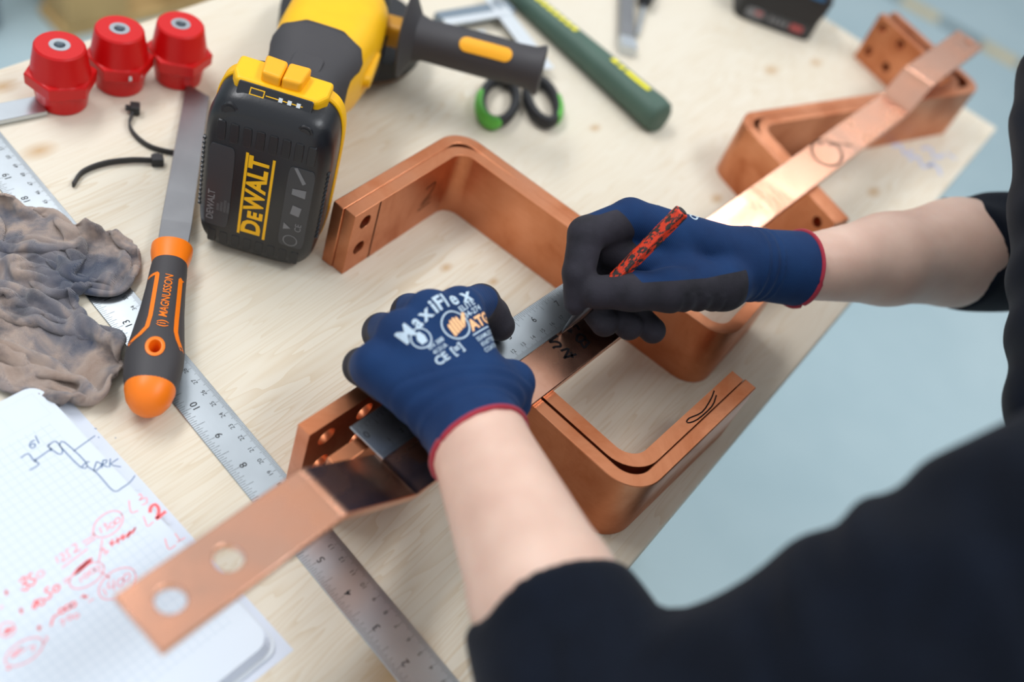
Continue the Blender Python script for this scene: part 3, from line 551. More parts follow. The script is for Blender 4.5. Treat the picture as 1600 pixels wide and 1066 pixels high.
MB().loft([sec(120, 14.5, 13.8, 17.2), sec(121.5, 14.6, 13.9, 17.2), sec(128, 12.9, 12.4, 16.9), sec(133, 9.8, 9.6, 16.6), sec(136.5, 5.5, 5.6, 16.3), sec(137.6, .4, .4, 16.2)], 40).build('end_cap', 'orange', root, 60)
pt = lambda t, s_: (f0 + fa * t + fb * s_ + fz * 40)
def rib3(lines, w):
    mb = MB()
    for L in lines:
        P_ = [np.array(p, float) for p in L]; fine = []
        for a_, b_ in zip(P_, P_[1:]): fine += [a_ + (b_ - a_) * k / 6 for k in range(6)]
        fine.append(P_[-1]); V = []
        for i, p in enumerate(fine):
            t_ = fine[min(i + 1, len(fine) - 1)] - fine[max(i - 1, 0)]; t_ /= np.linalg.norm(t_); n_ = np.array([-t_[1], t_[0]]) * w / 2
            V += [tuple(pt(*(p + n_))), tuple(pt(*(p - n_)))]
        mb.add(V, [(2 * i, 2 * i + 1, 2 * i + 3, 2 * i + 2) for i in range(len(fine) - 1)])
    return mb
project(rib3([[(35, -11.4), (34, -6.2), (36, -5.8), (74, -5.6), (84, -6.4), (90, -10), (95, -16.0)], [(35, 9.6), (37, 8.6), (74, 9.8), (84, 10.3), (90, 12), (96, 15.2)]], 2.6), grip, (0, 0, -1), 'stripe', 'orange', root, .25, 1)
mb = MB(); put_text(mb, 'MAGNUSSON', 7.0, pt(55, 1.8), -fa, -fb, bold=.02, shear=.12, sx=.92)
put_text(mb, '(i)', 7.4, pt(80.5, 1.6), -fa, -fb, bold=.02); project(mb, grip, (0, 0, -1), 'brand_print', 'orange', root, .25, 1)

# ================================================================ notebook
NA = math.radians(-23.7); nd = np.array([math.cos(NA), math.sin(NA)]); nn_ = np.array([-nd[1], nd[0]]); n0 = np.array([-249.5, 322.5])
LOCAL[0] = True
nb = empty('notebook', 'open squared-paper notebook with red and blue handwriting under the strip end', 'notebook', (n0[0], n0[1], 0), NA)
def rr(x0, x1, y0, y1, r_, n=7):
    P_ = []
    for cx, cy, a0 in ((x1 - r_, y1 - r_, 0), (x0 + r_, y1 - r_, 90), (x0 + r_, y0 + r_, 180), (x1 - r_, y0 + r_, 270)):
        P_ += [(cx + r_ * math.cos(math.radians(a0 + 90 * k / n)), cy + r_ * math.sin(math.radians(a0 + 90 * k / n))) for k in range(n + 1)]
    return P_
MB().prism(rr(4, 221, -152, 1.5, 9), .1, 1.6).build('back_cover', 'cover', nb)
for k in range(8): MB().prism(rr(5 + k * .25, 218.5 - .35 * k, -150, .2 - .3 * k, 9), 1.7 + k * .72, 2.25 + k * .72).build('page_block', 'sheet', nb)
MB().prism(rr(7, 216, -150, -2.2, 9), 7.5, 8.0).build('top_page', 'paper', nb)
MB().prism([(14, 3), (60, 3), (60, -9), (14, -9)], 8.01, 8.03)
mb = ribbons(MB(), [[(12, -8), (30, -8)], [(12, -30), (30, -30)], [(12, -8), (12, -60)], [(30, -8), (30, -60)]], .3, 8.05, False); mb.build('page_frame', 'cover', nb)
LOCAL[0] = False
ribbons(MB(), BLUE, .62, 8.08).build('handwriting', 'blue_ink', nb)
ribbons(MB(), RED_THIN, .62, 8.08).build('handwriting', 'red_ink', nb)
ribbons(MB(), RED_MID, .85, 8.1).build('handwriting', 'red_ink2', nb)
ribbons(MB(), RED_BOLD, 1.9, 8.1).build('handwriting', 'red_ink2', nb)
LOCAL[0] = True
o = empty('x', 'x', 'x'); bpy.data.objects.remove(o)
o = MB().prism([(5, 9), (226, 5.5), (224, -120), (8, -120)], .02, .09).build('paper_sheet', 'sheet'); o.location = (n0[0] * S, n0[1] * S, 0); o.rotation_euler = (0, 0, NA)
tag(o, 'loose white paper sheet slipped under the notebook', 'paper')
LOCAL[0] = False
# ================================================================ angle grinder
gs = np.array([.983, .184, 0]); gg = np.array([-.184, .983, 0]); gz = np.array([0, 0, 1.]); gc = np.array([-189.5, 480.6, 0])
G = lambda s_, g_, z_: gc + gs * s_ + gg * g_ + gz * z_
gr = empty('angle_grinder', 'yellow and black cordless angle grinder lying on the table, battery towards the file', 'power tool', gc)
sg = lambda g_, ru, rv, cz, pw=5, cs=0: (G(cs, g_, cz), gs, gz, ru, rv, pw)
bat = MB().loft([sg(0, 33, 54, 66), sg(.8, 35.5, 57, 66), sg(4, 39.5, 62.5, 66), sg(10, 41.2, 65.4, 66), sg(30, 41.5, 65.9, 66.1)], 72).build('battery', 'black', gr, 40)
MB().loft([sg(29, 41.8, 66.4, 66.6), sg(30, 42.4, 67, 67), sg(38, 42.4, 67, 67), sg(39, 41, 66, 67)], 72).build('battery_trim', 'yellow', bat, 40)
bevel(MB().prism([(0, 0)] * 0 or [(-28, 0), (28, 0), (25, 20), (-25, 20)], 0, 1).build('x', 'yellow', None), .1); bpy.data.objects.remove(bpy.data.objects['x'])
def gprism(pts, z0, z1, name, mt, par, bw=1.5):
    o = MB().prism([tuple((G(a_, b_, 0))[:2]) for a_, b_ in pts], z0, z1).build(name, mt, par); bevel(o, bw, 3); return o
gprism([(-27, 15), (24, 15), (29, 24), (29, 40), (-31, 40), (-31, 24)], 126, 137, 'latch_frame', 'yellow', bat, 2.5)
gprism([(-13, 19), (-.8, 18), (-.8, 37), (-15, 38)], 134, 144, 'release_button', 'yellow2', bat, 2)
gprism([(-.2, 18), (12, 19), (14, 38), (-.2, 37)], 134, 144, 'release_button', 'yellow2', bat, 2)
V = [G(-25, 4.5, 125.5), G(22, 4.5, 125.5), G(22, 15.5, 136.5), G(-25, 15.5, 136.5), G(-25, 9, 121), G(22, 9, 121), G(22, 20, 130), G(-25, 20, 130)]
fp = mk('gauge_panel', V, [(0, 1, 2, 3), (4, 7, 6, 5), (0, 4, 5, 1), (1, 5, 6, 2), (2, 6, 7, 3), (3, 7, 4, 0)], 'black', bat); bevel(fp, 1.2, 2)
pn = np.array(G(0, 0, 0)) * 0 + (gg * 1 + gz * 1) / math.sqrt(2); no = (-gg + gz) / math.sqrt(2) * .25
pp = lambda s_, t_: G(s_, 4.5, 125.5) + pn * t_ + no
mb = MB(); mb.quad(pp(-17, 8), pp(-8, 8), pp(-8, 12.5), pp(-17, 12.5)); mb.quad(pp(-7, 9.7), pp(16, 9.7), pp(16, 10.2), pp(-7, 10.2)); mb.build('gauge_print', 'yellow', bat)
mb = MB(); no = no * 1.5; mb.quad(pp(-16.4, 8.6), pp(-8.6, 8.6), pp(-8.6, 11.9), pp(-16.4, 11.9)); mb.build('gauge_symbol', 'black2', bat)
for s_ in (1, 6.6, 12.2): mb = MB(); mb.quad(pp(s_, 8.6), pp(s_ + 2.4, 8.6), pp(s_ + 2.4, 11.4), pp(s_, 11.4)); mb.build('gauge_light', 'led', bat)
for s_ in (-25.5, 21.5):
    MB().tube([G(s_, 1.4, 121.5), G(s_, 8, 121.5)], 5.2, 20).build('screw_boss', 'black', bat, 40)
    sc_ = MB().tube([G(s_, .9, 121.5), G(s_, 1.5, 121.5)], 3.6, 18).build('screw', 'black2', bat, 40)
for i in range(8):
    s_ = -29 + i * 8.2; bevel(MB().loft([(G(s_, -.7, 106.5), gs, gz, 2.7, 7.5, 6), (G(s_, 1.2, 106.5), gs, gz, 3.1, 8, 6)], 16).build('rib', 'black', bat), .3)
    bevel(MB().loft([(G(s_, -.3, 15), gs, gz, 2.7, 5.5, 6), (G(s_, 5, 15), gs, gz, 3.1, 6, 6)], 16).build('rib', 'black', bat), .3)
for k in range(15):
    for sd in (-1, 1): MB().loft([(G(sd * 39.6, 6, 36 + k * 4), gg, gz, 2.2, 1.4, 2), (G(sd * 41.1, 6, 36 + k * 4), gg, gz, 1.8, 1.1, 2)], 8).build('stud', 'black', bat)
bevel(MB().loft([(G(-27, -.5, 60), gs, gz, 8.2, 35, 9), (G(-27, 1, 60), gs, gz, 8.2, 35, 9)], 40).build('rating_label', 'label', bat), .2)
bevel(MB().loft([(G(24.5, -.5, 60), gs, gz, 8.8, 35, 9), (G(24.5, 1, 60), gs, gz, 8.8, 35, 9)], 40).build('warning_label', 'label', bat), .2)
fpnt = lambda s_, z_, o_=-.7: G(s_, o_, z_)
mb = MB(); put_text(mb, 'D', 17.5, fpnt(-2.6, 32.2, -.25), gz, -gs, bold=.07); put_text(mb, 'E', 13.2, fpnt(-1.0, 43.2, -.25), gz, -gs, bold=.09); put_text(mb, 'WALT', 17.5, fpnt(-2.6, 70.5, -.25), gz, -gs, bold=.07, sx=.93)
for s_ in (-11.2, 6.0): mb.quad(fpnt(s_ - .9, 24, -.25), fpnt(s_ + .9, 24, -.25), fpnt(s_ + .9, 95, -.25), fpnt(s_ - .9, 95, -.25))
mb.build('brand_print', 'yellow', bat)
mb = MB(); put_text(mb, 'DEWALT', 6.5, fpnt(-31, 43), gz, -gs, bold=.03)
for k in range(4):
    L_ = (26, 34, 44, 38)[k]; put_text(mb, '|' * (L_ // 2), 1.9, fpnt(-26.5 + k * 2.3, 40 + L_ * .1), gz, -gs)
mb.build('label_print', 'label_ink', bat)
mb = MB(); put_text(mb, 'CE', 6, fpnt(28, 44), gz * -1 * -1, -gs, bold=.01)
mb.add([tuple(fpnt(18, 40)), tuple(fpnt(23, 42)), tuple(fpnt(18, 46))], [(0, 1, 2)])
mb.quad(fpnt(21, 55), fpnt(27, 54), fpnt(28, 62), fpnt(22, 63)); mb.quad(fpnt(20, 72), fpnt(29, 71), fpnt(29, 78), fpnt(20, 77))
ring = [(24 + 5 * math.cos(k * .3), 31 + 5 * math.sin(k * .3)) for k in range(22)]
for a_, b_ in zip(ring, ring[1:]): mb.quad(fpnt(a_[0], a_[1]), fpnt(b_[0], b_[1]), fpnt((b_[0] - 24) * .86 + 24, (b_[1] - 31) * .86 + 31), fpnt((a_[0] - 24) * .86 + 24, (a_[1] - 31) * .86 + 31))
mb.quad(fpnt(19, 94), fpnt(21, 95), fpnt(28, 84), fpnt(26, 82)); mb.build('label_print', 'label_ink', bat)
# tool body
MB().loft([sg(38, 39, 58, 70, 4), sg(44, 41, 62, 72, 4), sg(54, 38, 54, 74, 3.5), sg(62, 30, 40, 74, 3)], 48).build('battery_foot', 'rubber', gr, 40)
body = [sg(56, 29, 34, 74, 3), sg(75, 27, 30, 72, 2.6), sg(100, 27, 29, 70, 2.6), sg(122, 31, 31, 67, 2.6), sg(145, 35, 34, 64, 3), sg(175, 38, 36, 61, 3.2), sg(215, 38.5, 36, 58, 3.2), sg(240, 37, 35, 56, 3), sg(252, 33, 31, 55, 3)]
bo = MB().loft(body, 56).build('motor_housing', 'yellow', gr, 50)
V = []; F = []; segn = 36
def bsec(g_):
    for a_, b_ in zip(body, body[1:]):
        ga, gb = (np.array(a_[0]) - gc) @ gg, (np.array(b_[0]) - gc) @ gg
        if ga <= g_ <= gb + 1e-6:
            t = (g_ - ga) / (gb - ga); return [np.array(a_[0]) * (1 - t) + np.array(b_[0]) * t] + [a_[i] * (1 - t) + b_[i] * t for i in (3, 4, 5)]
gl = [57, 66, 76, 88, 100, 108, 116, 124, 132, 140, 148, 154]; hw = [175, 175, 170, 120, 85, 66, 60, 60, 62, 58, 42, 12]
for g_, wdt in zip(gl, hw):
    c_, ru, rv, pw = bsec(g_); k_ = 1.6 if g_ < 150 else 1.2
    for i in range(segn + 1):
        a_ = math.radians(90 - wdt + 2 * wdt * i / segn); ca, sa = math.cos(a_), math.sin(a_)
        V.append(tuple(c_ + gs * (ru + k_) * math.copysign(abs(ca) ** (2 / pw), ca) + gz * (rv + k_) * math.copysign(abs(sa) ** (2 / pw), sa)))
for k in range(len(gl) - 1): F += [(k * (segn + 1) + i, k * (segn + 1) + i + 1, (k + 1) * (segn + 1) + i + 1, (k + 1) * (segn + 1) + i) for i in range(segn)]
rg = mk('rubber_grip', V, F, 'rubber', gr, 50); sd = rg.modifiers.new('thickness', 'SOLIDIFY'); sd.thickness = .0022; sd.offset = -1
bevel(MB().loft([(G(0, 100, 98), gs, gg, 12, 11, 5), (G(0, 101, 103.2), gs, gg, 10.5, 9.5, 5)], 28).build('switch', 'rubber', gr, 40), .6)
for k in range(4): bevel(MB().box(-1, 1, -1, 1, -1, 1).build('x', 'black2'), .1); bpy.data.objects.remove(bpy.data.objects['x'])
for k in range(5):
    c_ = G(37.4, 205 + k * 6.5, 46); MB().loft([(c_, gg, gz, 2, 13, 6), (c_ + gs * 2.2, gg, gz, 2, 13, 6)], 16).build('vent_slot', 'black2', gr)
MB().loft([(G(24, 168, 63), gg, gz, 22, 9, 3), (G(40.5, 172, 64), gg, gz, 20, 7, 3)], 24).build('side_rib', 'yellow', gr, 40)
MB().loft([sg(250, 33, 31, 55, 3), sg(262, 34, 32, 54, 3), sg(290, 31, 30, 52, 3), sg(306, 22, 24, 50, 2.6), sg(310, 10, 12, 50, 2)], 40).build('gear_head', 'black2', gr, 40)
MB().tube([G(4, 285, 12), G(4, 285, 30)], 63, 48).build('wheel_guard', 'black2', gr, 40)
MB().tube([G(4, 285, 6), G(4, 285, 9)], 60, 48).build('grinding_disc', 'brown_card', gr, 40)
MB().tube([G(4, 285, 9), G(4, 285, 24)], 9, 20).build('spindle', 'steel', gr, 40)
h0 = np.array([0, 0, 0]); HP = lambda t: G(22 + t, 243 - t * .06, 56 + t * .10); hx = gs * 1.0 - gg * .06 + gz * .1; hx /= np.linalg.norm(hx); hy = np.cross(gz, hx); hy /= np.linalg.norm(hy); hz = np.cross(hx, hy)
hsx = lambda t, r_, pw=2.2: (HP(t), hy, hz, r_, r_, pw)
MB().loft([hsx(6, 10.5, 5), hsx(32, 10.5, 5)], 24).build('handle_collar', 'brass', gr, 40)
hd = MB().loft([hsx(30, 13), hsx(31, 34), hsx(32.5, 35), hsx(34.5, 30), hsx(41, 19), hsx(48, 16.6), hsx(70, 17), hsx(100, 17.3), hsx(125, 16.6), hsx(138, 17.4), hsx(144, 20), hsx(146, 20), hsx(147, 16), hsx(147.4, .5)], 44).build('side_handle', 'rubber', gr, 40)
def cap2(L_, r_): return [((L_ / 2 - r_) * (1 if abs(a_) < 90 else -1) + r_ * math.cos(math.radians(a_)), r_ * math.sin(math.radians(a_))) for a_ in range(-90, 270, 12)]
ins = MB(); ns = (hz * .72 - hy * -.69 * -1) if False else (hz * .75 + (-gg) * .66); ns /= np.linalg.norm(ns); ty = np.cross(ns, hx)
ins.add([tuple(HP(98) + ns * 30 + hx * a_ + ty * b_) for a_, b_ in cap2(44, 6.2)], [tuple(range(30))]); project(ins, hd, -ns, 'handle_inlay', 'yellow2', hd, .9, 3)

# ================================================================ scissors
sc = empty('scissors', 'scissors with black and lime green finger loops under the grinder handle', 'scissors', (-80, 800, 0))
ax_ = np.array([-.28, .96]); sx_ = np.array([.96, .28])
for c_, a_, b_, sgn in (((-97, 770), 34, 15, -1), ((-63, 797), 31, 14, 1)):
    c_ = np.array(c_, float); t_ = -.16 * sgn; A_ = ax_ * math.cos(t_) + sx_ * math.sin(t_); B_ = np.array([A_[1], -A_[0]])
    loop = [(*(c_ + A_ * a_ * math.cos(k) + B_ * b_ * math.sin(k)), 8) for k in np.linspace(0, 2 * math.pi, 40, endpoint=False)]
    lp = MB().tube(loop, [(4.2, 6.5)] * 40, 12, True).build('finger_loop', 'black2', sc, 60)
    arc = [(*(c_ + A_ * (a_ + 1.6) * math.cos(k) + B_ * (b_ + 1.6) * math.sin(k)), 8) for k in (np.linspace(2.6, 4.9, 18) if sgn < 0 else np.linspace(1.2, 2.6, 14))]
    n_ = len(arc); MB().tube(arc, [(4.2 * min(1, .5 + .25 * min(i, n_ - 1 - i)), 7 * min(1, .5 + .25 * min(i, n_ - 1 - i))) for i in range(n_)], 12).build('loop_grip', 'lime', lp, 60)
    p0 = c_ + A_ * a_; MB().tube([(*p0, 7), (*(np.array([-92, 836]) + sx_ * sgn * 3), 6), (*(np.array([-98, 858])), 6)], [(6, 5), (6, 4), (5, 3)], 12).build('shank', 'black2', sc, 60)
    q0 = np.array([-98, 858.]); q1 = q0 + np.array([-.45, .893]) * 58 + sx_ * sgn * 2; mb = MB().prism([tuple(q0 - sx_ * 5), tuple(q0 + sx_ * 5), tuple(q1 + sx_ * .5), tuple(q1 - sx_ * .5)], 4.2 + sgn, 5.8 + sgn); mb.build('blade', 'steel', sc)
# ================================================================ hammer
hm = empty('hammer', 'hammer with dark green rubber handle and yellow print, lying on the board', 'hammer', (43, 840, 0))
ha = np.array([-.849, .529, 0]); hb = np.array([.529, .849, 0]); h0 = np.array([45, 838, 0.])
hsec = lambda t, ru, rv, pw=2.4: (h0 + ha * t + gz * (rv + .4), hb, gz, ru, rv, pw)
hg = MB().loft([hsec(0, 9, 8), hsec(1.5, 14, 12.5), hsec(5, 16.2, 14.5), hsec(14, 16.6, 15), hsec(40, 15.2, 14.2), hsec(90, 14.2, 13.4), hsec(150, 12.4, 12), hsec(200, 11.2, 11), hsec(250, 10.8, 10.6)], 40).build('handle', 'green', hm, 50)
MB().loft([hsec(248, 8.5, 8.5), hsec(320, 8.5, 8.5)], 24).build('shaft', 'steel', hm, 50)
hq = h0 + ha * 305 + gz * 13; MB().loft([(hq + hb * k, ha, gz, r_, r_ * .9, 4) for k, r_ in ((-62, 4), (-58, 9), (-20, 12.5), (20, 13), (28, 10), (34, 10), (36, 14), (54, 14), (56, 12.5))], 32).build('head', 'file_steel', hm, 40)
mb = MB(); hp_ = lambda t, s_: tuple(h0 + ha * t + hb * s_ + gz * 60)
def hrect(t0, t1, s0, s1): mb.quad(hp_(t0, s0), hp_(t1, s0), hp_(t1, s1), hp_(t0, s1))
hrect(26, 58, -2.5, 3.5); hrect(61, 67, -2.5, 3.5); hrect(70, 78, -2, 4.5)
for k in range(8): hrect(128 + k * 9, 134.5 + k * 9, -3, 3.5)
project(mb, hg, (0, 0, -1), 'handle_print', 'hprint', hm, .3, 3)['kind'] = 'stuff'
# ================================================================ bevel gauge and small tools
bg = empty('angle_gauge', 'silver angle gauge with a pivoting blade lying behind the grinder handle', 'gauge', (-140, 900, 0))
def slab(pts, z0, z1, name, mt, par, bw=.6): o = MB().prism(pts, z0, z1).build(name, mt, par); bevel(o, bw); return o
def strip_pts(a_, b_, w_):
    a_ = np.array(a_, float); b_ = np.array(b_, float); t_ = (b_ - a_) / np.linalg.norm(b_ - a_); n_ = np.array([-t_[1], t_[0]]) * w_ / 2; return [tuple(a_ + n_), tuple(a_ - n_), tuple(b_ - n_), tuple(b_ + n_)]
slab(strip_pts((-186, 856), (-136, 930), 17), .1, 9, 'stock', 'steel_blue', bg); slab(strip_pts((-178, 848), (-131, 914), 9), 9, 12, 'stock_face', 'alu', bg)
slab(strip_pts((-158, 928), (-73, 846), 18), 9.2, 10.6, 'blade', 'alu', bg); slab(strip_pts((-150, 872), (-118, 846), 12), .1, 3, 'lock_lever', 'alu', bg)
MB().tube([(-147, 917, 9), (-147, 917, 15)], 6, 20).build('pivot_screw', 'zinc', bg, 40)
ft = empty('cold_chisel', 'flat grey steel chisel with a shiny pale tip lying by the hammer', 'chisel', (-25, 1000, 0))
slab(strip_pts((-16, 960), (-40, 1064), 15), .1, 9, 'shank', 'file_steel', ft); slab(strip_pts((-10, 944), (-16.5, 963), 17), .3, 11, 'tip', 'zinc', ft)
sdv = empty('screwdriver', 'thin screwdriver with a black handle beside the grey chisel', 'screwdriver', (-10, 1010, 0))
MB().tube([(-9, 985, 4), (-16, 1050, 8)], 2.6, 12).build('shaft', 'zinc', sdv, 40); MB().tube([(-15.6, 1046, 9), (-17, 1060, 10), (-22, 1105, 10), (-23, 1112, 10)], [7, 9.5, 9.5, 6], 16).build('handle', 'black2', sdv, 40)
# spare battery
bb = empty('spare_battery', 'black and blue spare tool battery pack standing near the table end', 'battery', (128, 1128, 0))
ba_ = np.array([.989, .148]); bn_ = np.array([-.148, .989]); bP = lambda s_, g_, z_: (128 + ba_[0] * s_ + bn_[0] * g_, 1128 + ba_[1] * s_ + bn_[1] * g_, z_)
bsx = lambda z_, w_, d_, pw=7: (bP(0, d_ + 0, z_), (*ba_, 0), (*bn_, 0), w_, d_, pw)
pk = MB().loft([bsx(.1, 46, 33), bsx(2, 48, 35), bsx(22, 48, 35), bsx(34, 51, 37), bsx(48, 52, 38), bsx(52, 50, 36)], 56).build('pack', 'black2', bb, 40)
MB().loft([bsx(52, 46, 33), bsx(62, 44, 31), bsx(64, 42, 29)], 40).build('slide_top', 'black2', bb, 40)
for s_ in (-20, 6, 30): bevel(MB().loft([(bP(s_, 2.2, 50.5), (*ba_, 0), (*bn_, 0), 9, 4, 4), (bP(s_, 4, 56), (*ba_, 0), (*bn_, 0), 8, 3, 4)], 16).build('blue_button', 'bosch_blue', bb), .4)
fl = lambda s0, s1, z0, z1, o_: [bP(s0, o_, z0), bP(s1, o_, z0), bP(s1, o_, z1), bP(s0, o_, z1)]
MB().add(fl(-38, 40, 5, 19, -.3), [(0, 1, 2, 3)]).build('label', 'label', bb)
MB().loft([(bP(-26, -.4, 12), (*ba_, 0), gz, 11, 6, 2.6), (bP(-26, -.7, 12), (*ba_, 0), gz, 11, 6, 2.6)], 24).build('label_badge', 'label_ink', bb)
MB().add(fl(-26, -18, 11.5, 15.5, -1.0), [(0, 1, 2, 3)]).build('label_mark', 'red_dim', bb); MB().add(fl(17, 32, 8, 15.5, -1.0), [(0, 1, 2, 3)]).build('label_mark', 'red_dim', bb)
mb = MB()
for k in range(4): mb.add(fl(-9 + k * 6, -5 + k * 6, 8, 15, -.9), [(0, 1, 2, 3)])
mb.build('label_print', 'label_ink', bb)

# ================================================================ things on the floor behind
pl = empty('pallet', 'pine pallet standing on the floor beyond the insulators', 'pallet', (-1218, 2372, -880), math.radians(62))
LOCAL[0] = True
for by in (-380, 0, 380):
    for bx_ in (-520, 0, 520): bevel(MB().box(bx_ - 70, bx_ + 70, by - 50, by + 50, 24, 110).build('block', 'pallet', pl), 3)
    bevel(MB().box(-600, 600, by - 50, by + 50, 0, 22).build('runner', 'pallet', pl), 2)
for bx_ in (-530, -320, -110, 110, 320, 530): bevel(MB().box(bx_ - 65, bx_ + 65, -430, 430, 112, 134).build('deck_board', 'pallet', pl), 2)
LOCAL[0] = False
o = MB().loft([((-1285, 1560, z_), (1, 0, 0), (0, 1, 0), 50, 50, 8) for z_ in (-880, -300)], 32).build('machine_leg', 'steel_blue'); tag(o, 'blue-grey painted square steel post standing beside the pallet', 'post'); bevel(o, 3)

# ================================================================ rag
def relax_rag(NU=64, NV=84, LU=262.0, LV=372.0, steps=420):
    """a square cloth pushed together inside its outline until it buckles into folds"""
    R_ = np.array(catmull([(-226, 314), (-210, 330), (-211, 350), (-222, 366), (-246, 372), (-268, 386), (-262, 402), (-248, 430), (-262, 450)], 12)); L_ = np.array(catmull([(-392, 300), (-400, 345), (-400, 390), (-388, 424)], 12))
    u_ = np.linspace(0, 1, NU); v_ = np.linspace(0, 1, NV); pick = lambda C, t: np.stack([np.interp(t, np.linspace(0, 1, len(C)), C[:, i]) for i in (0, 1)], -1)
    A = pick(L_, v_); B = pick(R_, v_); P = np.zeros((NU, NV, 3)); P[:, :, :2] = A[None] * (1 - u_)[:, None, None] + B[None] * u_[:, None, None]
    g = np.random.default_rng(11); sm = lambda n, s0, s1: sum(g.normal() * np.sin(2 * np.pi * (a * np.outer(u_, np.ones(NV)) * s0 + b * np.outer(np.ones(NU), v_) * s1) + g.random() * 6.28) for a, b in g.random((n, 2)) * [1, 1] + [.15, .6])
    nz = sm(12, 1.6, 4.2); P[:, :, 2] = 11 + 5.5 * nz / nz.std()
    edge = np.ones((NU, NV), bool); edge[1:-1, 1:-1] = False; P[edge, 2] = 2.5 + 3 * np.abs(nz[edge]); XY = P[edge, :2].copy(); a, b = LU / (NU - 1), LV / (NV - 1); V = np.zeros_like(P)
    C = [((1, 0), a, .5), ((0, 1), b, .5), ((1, 1), math.hypot(a, b), .35), ((1, -1), math.hypot(a, b), .35), ((3, 0), 3 * a, .10), ((0, 3), 3 * b, .10)]
    for it in range(steps):
        V = V * .93; V[:, :, 2] -= .10; Q = P + V
        for _ in range(3):
            for (i, j), L0, w in C:
                s0 = (slice(0, NU - i), slice(max(0, -j), NV - max(0, j))); s1 = (slice(i, NU), slice(max(0, j), NV - max(0, -j)))
                D = Q[s1] - Q[s0]; ln = np.sqrt((D * D).sum(-1, keepdims=True)) + 1e-6; k = (ln - L0) / ln * D * w * .5
                if w < .2: k = np.where(ln < L0 * .62, (ln - L0 * .62) / ln * D * .25, 0)
                Q[s0] += k; Q[s1] -= k
            Q[edge, :2] = XY; z = Q[:, :, 2]; lo = z < 2.2; Q[lo, 2] = 2.2; hi_ = z > 34; Q[hi_, 2] = 34 + (Q[hi_, 2] - 34) * .3
        Q[:, :, :2] = np.where((Q[:, :, 2:] < 2.4), P[:, :, :2] * .6 + Q[:, :, :2] * .4, Q[:, :, :2]); V = np.clip(Q - P, -2.5, 2.5); P = Q
    for _ in range(1):
        S_ = P.copy(); S_[1:-1, 1:-1] = P[1:-1, 1:-1] * .5 + (P[:-2, 1:-1] + P[2:, 1:-1] + P[1:-1, :-2] + P[1:-1, 2:]) * .125; P = S_
    F = [(i * NV + j, (i + 1) * NV + j, (i + 1) * NV + j + 1, i * NV + j + 1) for i in range(NU - 1) for j in range(NV - 1)]
    return P.reshape(-1, 3), F
Vr, Fr = relax_rag(); rag = mk('cleaning_rag', Vr, Fr, 'towel', None, 180)
sd = rag.modifiers.new('thickness', 'SOLIDIFY'); sd.thickness = .0022; sd.offset = 0; sd = rag.modifiers.new('smooth', 'SUBSURF'); sd.levels = sd.render_levels = 1
tag(rag, 'crumpled grey-brown towelling rag with dark stains lying over the long rule', 'rag')
# ================================================================ person: arms, sweater, gloves
A_ = lambda *a: np.array(a, np.float32)
Lhem = A_(6.1, 339.5, 95.8); Lwr = A_(-11.2, 363.6, 91); Lslv = A_(61.2, 255.1, 120.3); Lelb = A_(122, 190, 117); Lsh = A_(286, 310, 362)
Rhem = A_(160.8, 586.3, 104); Rwr = A_(124.1, 563.3, 108); Rslv = A_(284, 690.5, 101.5); Relb = A_(378, 761, 96); Rsh = A_(400, 650, 330)
TOR = A_(404, 470, 200); FX = np.array([-.936, .352, 0]); FY = np.array([.352, .936, 0])
def torso(p, g=0.0):
    q = p - TOR; z_ = q[:, 2]; u_ = q @ FX - .3 * z_; v_ = q @ FY
    hw = 165 + g - np.clip(z_ - 60, 0, 200) * .35; k = np.sqrt((u_ / (108 + g)) ** 2 + (v_ / np.maximum(hw, 40)) ** 2)
    return np.maximum((k - 1) * (100 + g), np.abs(z_ + 40) - (215 + g))
HIP = A_(478, 446, -80)
def body_f(p):
    p = p.astype(np.float32)
    d_ = torso(p, -12)
    for a_, b_, ra, rb in ((Lwr, Lhem, 21, 25.5), (Lhem, Lslv, 26.5, 35), (Lslv, Lelb, 35, 39), (Lelb, Lsh, 38, 50), (Rwr, Rhem, 18, 21.5)): d_ = smin(d_, caps(p, a_, b_, ra, rb), 5)
    m_ = Rhem * .45 + Rslv * .55; d_ = smin(d_, fcaps(p, Rhem, m_, 22.3, 33.5, (0, 0, 1), .97), 5); d_ = smin(d_, caps(p, m_, Rslv, 32.5, 40.5), 10)
    d_ = smin(d_, caps(p, Rslv, Relb, 40, 42), 10); d_ = smin(d_, caps(p, Relb, Rsh, 40, 50), 10)
    sh = TOR + A_(0, 0, 150); d_ = smin(d_, caps(p, sh, sh + A_(-18, 7, 95), 58, 50), 20); hc_ = sh + A_(-40, 15, 200)
    d_ = smin(d_, ellip(p, hc_, (92, 78, 112)), 14); d_ = smin(d_, caps(p, hc_ + A_(-84, 32, -6), hc_ + A_(-104, 39, -22), 8, 13), 6)
    for sg_ in (-1, 1): d_ = smin(d_, ellip(p, hc_ + A_(*(FY * 80 * sg_)) + A_(6, -2, -5), (17, 12, 30)), 4)
    for sg_ in (-1, 1):
        h_ = HIP + A_(*(FY * 82 * sg_)); d_ = smin(d_, caps(p, h_, h_ + A_(0, 0, -400), 74, 52), 20); d_ = smin(d_, caps(p, h_ + A_(0, 0, -400), h_ + A_(10, -4, -760), 50, 38), 12)
        d_ = smin(d_, caps(p, h_ + A_(10, -4, -765), h_ + A_(-130, 49, -770), 32, 28), 10)
    return d_
person = sdf_obj('person', body_f, (-60, 170, -890), (600, 840, 650), 7, 'skin'); tag(person, 'person in dark navy sweater and blue work gloves marking the copper strip', 'person')
fl_ = (Lslv - Lelb) / np.linalg.norm(Lslv - Lelb); fr_ = (Rslv - Relb) / np.linalg.norm(Rslv - Relb)
